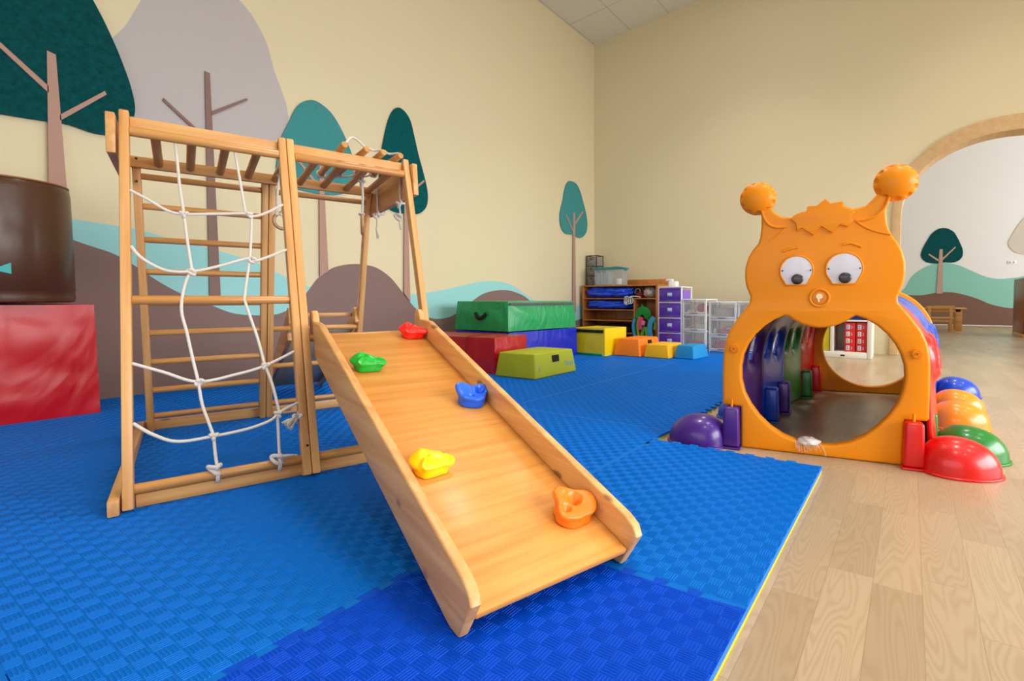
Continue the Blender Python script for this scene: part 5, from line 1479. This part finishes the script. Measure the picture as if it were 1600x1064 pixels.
o = blob('dark_bag', (0.5, 0.15, 0.136 + 0.06), (0.3, 0.13, 0.06), plain('dark_cloth', srgb(40, 30, 30), 0.8), MS, None, amp=0.1, seed=4, sq=3); tag(o, 'dark folded bag low on the shelf behind the yellow block', 'bag')

# on top of the shelf: mesh drawer tower, clear tub with teal lid
MESHM = glassy('dark_mesh_front', srgb(150, 146, 150), 0.38, 0.4)
DARKF = plain('dark_frame', srgb(34, 32, 36), 0.5)
MK = T(-4.235, 6.39, ST + 0.0005) @ RZ(0.0)
t = thing('mesh_drawer_tower', 'small dark three-drawer organiser on top of the wooden shelf in the corner', 'organiser', MK @ T(0.1, 0.1, 0))
W_, D_, H_ = 0.186, 0.20, 0.46
bm = bmesh.new(); e = 0.011
for x in (e / 2, W_ - e / 2):
    for y in (e / 2, D_ - e / 2): add_box(bm, (x, y, H_ / 2), (e, e, H_), 0.001)
for z in (0.004, 0.15, 0.30, H_ - 0.004):
    for x in (e / 2, W_ - e / 2): add_box(bm, (x, D_ / 2, z), (e, D_, 0.01), 0.001)
    for y in (e / 2, D_ - e / 2): add_box(bm, (W_ / 2, y, z), (W_, e, 0.01), 0.001)
meshobj('frame', bm, DARKF, MK, t)
for k, cc_ in enumerate((srgb(60, 150, 150), srgb(230, 190, 60), srgb(206, 206, 196))):
    z0 = 0.008 + 0.148 * k + (0.002 if k else 0); z1 = z0 + 0.136
    bm = bmesh.new()
    add_box(bm, (W_ / 2, 0.004, (z0 + z1) / 2), (W_ - 2 * e, 0.003, z1 - z0)); add_box(bm, (W_ - 0.006, D_ / 2, (z0 + z1) / 2), (0.003, D_ - 2 * e, z1 - z0))
    add_box(bm, (0.006, D_ / 2, (z0 + z1) / 2), (0.003, D_ - 2 * e, z1 - z0))
    dr = meshobj('drawer', bm, MESHM, MK, t)
    tube('handle', [(W_ * 0.42, -0.002, z1 - 0.02), (W_ * 0.46, -0.014, z1 - 0.042), (W_ * 0.56, -0.014, z1 - 0.042), (W_ * 0.6, -0.002, z1 - 0.02)], 0.004, DARKF, MK, dr, n=8)
    o = blob('craft_supplies', (0.088, 0.06, z0 + 0.045), (0.055, 0.045, 0.036), plain('supplies_%d' % k, cc_, 0.6), MK, None, amp=0.3, seed=k)
    tag(o, ('teal and red', 'yellow', 'pale crumpled')[k] + ' supplies inside the ' + ('bottom', 'middle', 'top')[k] + ' drawer of the dark organiser', 'supplies')
TUBM = glassy('clear_tub', srgb(196, 212, 220), 0.22, 0.2)
TEAL = plain('teal_lid', srgb(0, 140, 146), 0.4, coat=0.2)
MT_ = T(-3.985, 6.222, ST + 0.0005)
t = thing('storage_tub', 'clear plastic tub with teal lid full of papers on the wooden shelf', 'storage tub', MT_ @ T(0.22, 0.12, 0))
TWd, TD_, TH_ = 0.485, 0.155, 0.235
bm = bmesh.new()
add_box(bm, (TWd / 2, TD_ / 2, 0.003), (TWd - 0.03, TD_ - 0.03, 0.005), 0.001)
for x, s in ((0.008, -1), (TWd - 0.008, 1)): add_box(bm, (x, TD_ / 2, TH_ / 2), (0.004, TD_ - 0.016, TH_), 0.001)
for y in (0.008, TD_ - 0.008): add_box(bm, (TWd / 2, y, TH_ / 2), (TWd - 0.016, 0.004, TH_), 0.001)
meshobj('tub_body', bm, TUBM, MT_, t)
bm = bmesh.new(); add_box(bm, (TWd / 2, TD_ / 2, TH_ + 0.006), (TWd + 0.03, TD_ + 0.014, 0.022), 0.007, 3); add_box(bm, (0.14, TD_ / 2, TH_ + 0.022), (0.27, TD_ * 0.7, 0.012), 0.005); add_box(bm, (0.35, TD_ / 2, TH_ + 0.024), (0.12, TD_ * 0.7, 0.016), 0.005)
ld = meshobj('lid', bm, TEAL, MT_, t)
box('lid_latch', (TWd + 0.012, 0.04, TH_ - 0.03), (TWd + 0.022, 0.11, TH_ + 0.012), TEAL, MT_, ld)
box('white_note', (0.385, 0.0005, 0.006), (0.465, 0.004, 0.09), WHITE, MT_, t, bev=0.001, label='white blank note on the tub front')
random.seed(12)
PAP = [plain('folder_%d' % i, c_, 0.7) for i, c_ in enumerate((srgb(214, 208, 206), srgb(196, 186, 188), srgb(226, 224, 222)))]
for i in range(13):
    x = 0.03 + 0.0165 * i; h = random.uniform(0.17, 0.205)
    o = box('paper_folder', (-0.0035, -0.062, 0), (0.0035, 0.062, h), PAP[i % 3], MT_ @ T(x, TD_ / 2, 0.007) @ RY(random.uniform(-0.03, 0.05)), None, bev=0.001)
    tag(o, 'thin upright paper folder inside the clear tub with teal lid', 'folder', 'paper folders in the clear tub')

# ================================================================== WHITE CUBBY SHELF SEEN THROUGH THE TUNNEL
CUBW = plain('cubby_white', srgb(226, 222, 210), 0.45)
MQ = T(-0.86, 6.02, 0)
t = thing('cubby_shelf', 'white cubby shelf with red boxes seen through the tunnel', 'shelf', MQ @ T(0.26, 0.2, 0))
QW, QD, QH = 0.52, 0.40, 0.80
box('side_panel', (0, 0, 0), (0.03, QD, QH), CUBW, MQ, t); box('side_panel', (QW - 0.045, 0, 0), (QW, QD, QH), CUBW, MQ, t)
box('divider', (0.112, 0.005, 0.066), (0.145, QD - 0.01, QH - 0.02), CUBW, MQ, t)
box('plinth', (0.03, 0.0, 0.0), (QW - 0.045, 0.02, 0.062), CUBW, MQ, t)
for z in (0.05, 0.40, QH - 0.02): box('shelf_board', (0.03, 0.003, z), (QW - 0.045, QD - 0.01, z + 0.018), CUBW, MQ, t)
box('back_panel', (0.03, QD - 0.01, 0.0), (QW - 0.045, QD, QH), CUBW, MQ, t)
box('black_tab', (0.22, -0.003, 0.02), (0.262, 0.0, 0.036), BLACK, MQ, t, bev=0.0005, label='small black mark on the plinth')
REDB = plain('red_card', srgb(214, 26, 34), 0.4, coat=0.2)
PIC = [plain('pic_%d' % i, c_, 0.5) for i, c_ in enumerate((srgb(120, 160, 210), srgb(150, 160, 130), srgb(190, 170, 190), srgb(226, 226, 226)))]
for i, x in enumerate((0.255, 0.368)):
    M_ = MQ @ T(x, 0.03, 0.0685)
    tb = thing('red_box', ('red box with pictured panels, left of the two in the cubby', 'red box with pictured panels, right of the two in the cubby')[i], 'box', M_)
    bx = box('box_body', (0, 0, 0), (0.104, 0.25, 0.318), REDB, M_, tb, bev=0.002)
    for k in range(4):
        z = 0.018 + 0.076 * k
        box('picture', (0.016, -0.0015, z), (0.05, 0.0, z + 0.05), PIC[3], M_, bx, bev=0.0003)
        bm = bmesh.new(); random.seed(k)
        for q in range(4): add_box(bm, (0.024 + 0.008 * (q % 2) + 0.004, -0.0025, z + 0.014 + 0.022 * (q // 2)), (0.010, 0.001, 0.015), 0.0002)
        meshobj('picture_detail', bm, PIC[k % 3], M_, bx)
        bm = bmesh.new()
        for q in range(3): add_box(bm, (0.068 + 0.003 * (q % 2), -0.001, z + 0.012 + 0.011 * q), (0.014 - 0.004 * (q % 2), 0.001, 0.004), 0.0002)
        meshobj('print_lines', bm, PIC[3], M_, bx)
NAVY = plain('navy_bin', srgb(16, 26, 110), 0.5)
t = thing('navy_bin', 'navy blue bin in the upper cubby above the red boxes', 'bin', MQ @ T(0.3, 0.04, 0.4185))
bm = bmesh.new(); add_box(bm, (0, 0.14, 0.11), (0.30, 0.26, 0.22), 0.01); meshobj('bin_body', bm, NAVY, MQ @ T(0.308, 0.012, 0.4185), t)
box('bin_rim', (-0.154, 0.005, 0.2), (0.154, 0.275, 0.222), NAVY, MQ @ T(0.308, 0.012, 0.4185), t)
t = thing('yellow_bin', 'yellow bin in the narrow left cubby seen through the tunnel', 'bin', MQ @ T(0.07, 0.04, 0.0685))
bm = bmesh.new(); add_box(bm, (0, 0.14, 0.14), (0.072, 0.26, 0.28), 0.008); meshobj('bin_body', bm, plain('yellow_bin', srgb(206, 186, 20), 0.5), MQ @ T(0.071, 0.012, 0.0685), t)
box('bin_rim', (-0.038, 0.005, 0.262), (0.038, 0.275, 0.284), bpy.data.materials['yellow_bin'], MQ @ T(0.071, 0.012, 0.0685), t)

# ================================================================== FAR ROOM FURNITURE
t = thing('kids_table', 'low wooden table with slab legs in the far room through the arch', 'table', T(0.45, 12.4, 0))
Mt2 = T(0, 12.3, 0)
box('tabletop', (-0.45, 0.0, 0.44), (0.965, 0.6, 0.465), WOODTAB, Mt2, t)
box('apron', (-0.36, 0.03, 0.38), (0.87, 0.05, 0.44), WOODTAB, Mt2, t)
for x in (-0.37, 0.78):
    for y in (0.03, 0.50): box('leg', (x, y, 0), (x + 0.115, y + 0.07, 0.44), WOODTAB, Mt2, t)
Mk = T(0.50, 11.72, 0)
t = thing('kids_chair', 'small wooden chair tucked at the low table in the far room', 'chair', Mk)
for x in (-0.20, 0.15):
    box('leg', (x, -0.02, 0), (x + 0.05, 0.02, 0.50), WOODTAB, Mk, t); box('leg', (x, 0.33, 0), (x + 0.05, 0.37, 0.26), WOODTAB, Mk, t)
box('seat', (-0.22, -0.03, 0.26), (0.22, 0.39, 0.285), WOODTAB, Mk, t)
box('backrest', (-0.23, -0.018, 0.455), (0.23, 0.018, 0.515), WOODTAB, Mk, t)
box('stretcher', (-0.15, -0.01, 0.20), (0.15, 0.01, 0.24), WOODTAB, Mk, t)
# dark cabinet at the right edge
MC = T(1.60, 10.7, 0)
t = thing('dark_bookcase', 'reddish brown open bookcase in the far room at the photo right edge', 'bookcase', MC @ T(0.6, 0.2, 0))
box('side_panel', (0, 0, 0.06), (0.03, 1.0, 1.0), WOODDK, MC, t); box('side_panel', (1.37, 0, 0.06), (1.40, 1.0, 1.0), WOODDK, MC, t)
box('back_panel', (0.03, 0.97, 0.06), (1.37, 1.0, 1.0), WOODDK, MC, t)
for z in (0.06, 0.36, 0.66, 0.972): box('shelf_board', (0.03, 0, z), (1.37, 0.97, z + 0.028), WOODDK, MC, t)
box('plinth', (-0.01, -0.02, 0.0), (1.41, 1.0, 0.06), WOODTAB, MC, t)
for i, (x, z, lab) in enumerate(((0.12, 0.388, 'white folded cloths on the middle shelf of the dark bookcase'), (0.14, 0.688, 'grey white cloths on the upper shelf of the dark bookcase'))):
    o = blob('cloth_stack', (x + 0.06, 0.2, z + 0.055), (0.10, 0.12, 0.055), PAP[2], MC, None, amp=0.15, seed=i, sq=3); tag(o, lab, 'cloth')
t = thing('white_basket', 'pale bucket on the bottom shelf of the dark bookcase', 'basket', MC @ T(0.15, 0.15, 0.088))
bm = bmesh.new(); bmesh.ops.create_cone(bm, cap_ends=True, segments=32, radius1=0.075, radius2=0.10, depth=0.2); meshobj('bucket_body', bm, PAP[0], MC @ T(0.15, 0.15, 0.189), t)
tube('rim', [(0.102 * math.cos(a), 0.102 * math.sin(a), 0) for a in [2 * PI * k / 24 for k in range(24)]], 0.006, WHITE, MC @ T(0.15, 0.15, 0.288), t, n=8, k=0, closed=True)
t = thing('dark_speaker', 'small dark box standing on top of the dark bookcase', 'box', MC @ T(0.2, 0.2, 1.0005))
box('box_body', (0.08, 0.08, 0.0), (0.4, 0.3, 0.06), BLACK, MC @ T(0, 0, 1.0005), t)
box('box_front', (0.09, 0.072, 0.005), (0.39, 0.08, 0.055), DARKF, MC @ T(0, 0, 1.0005), t)
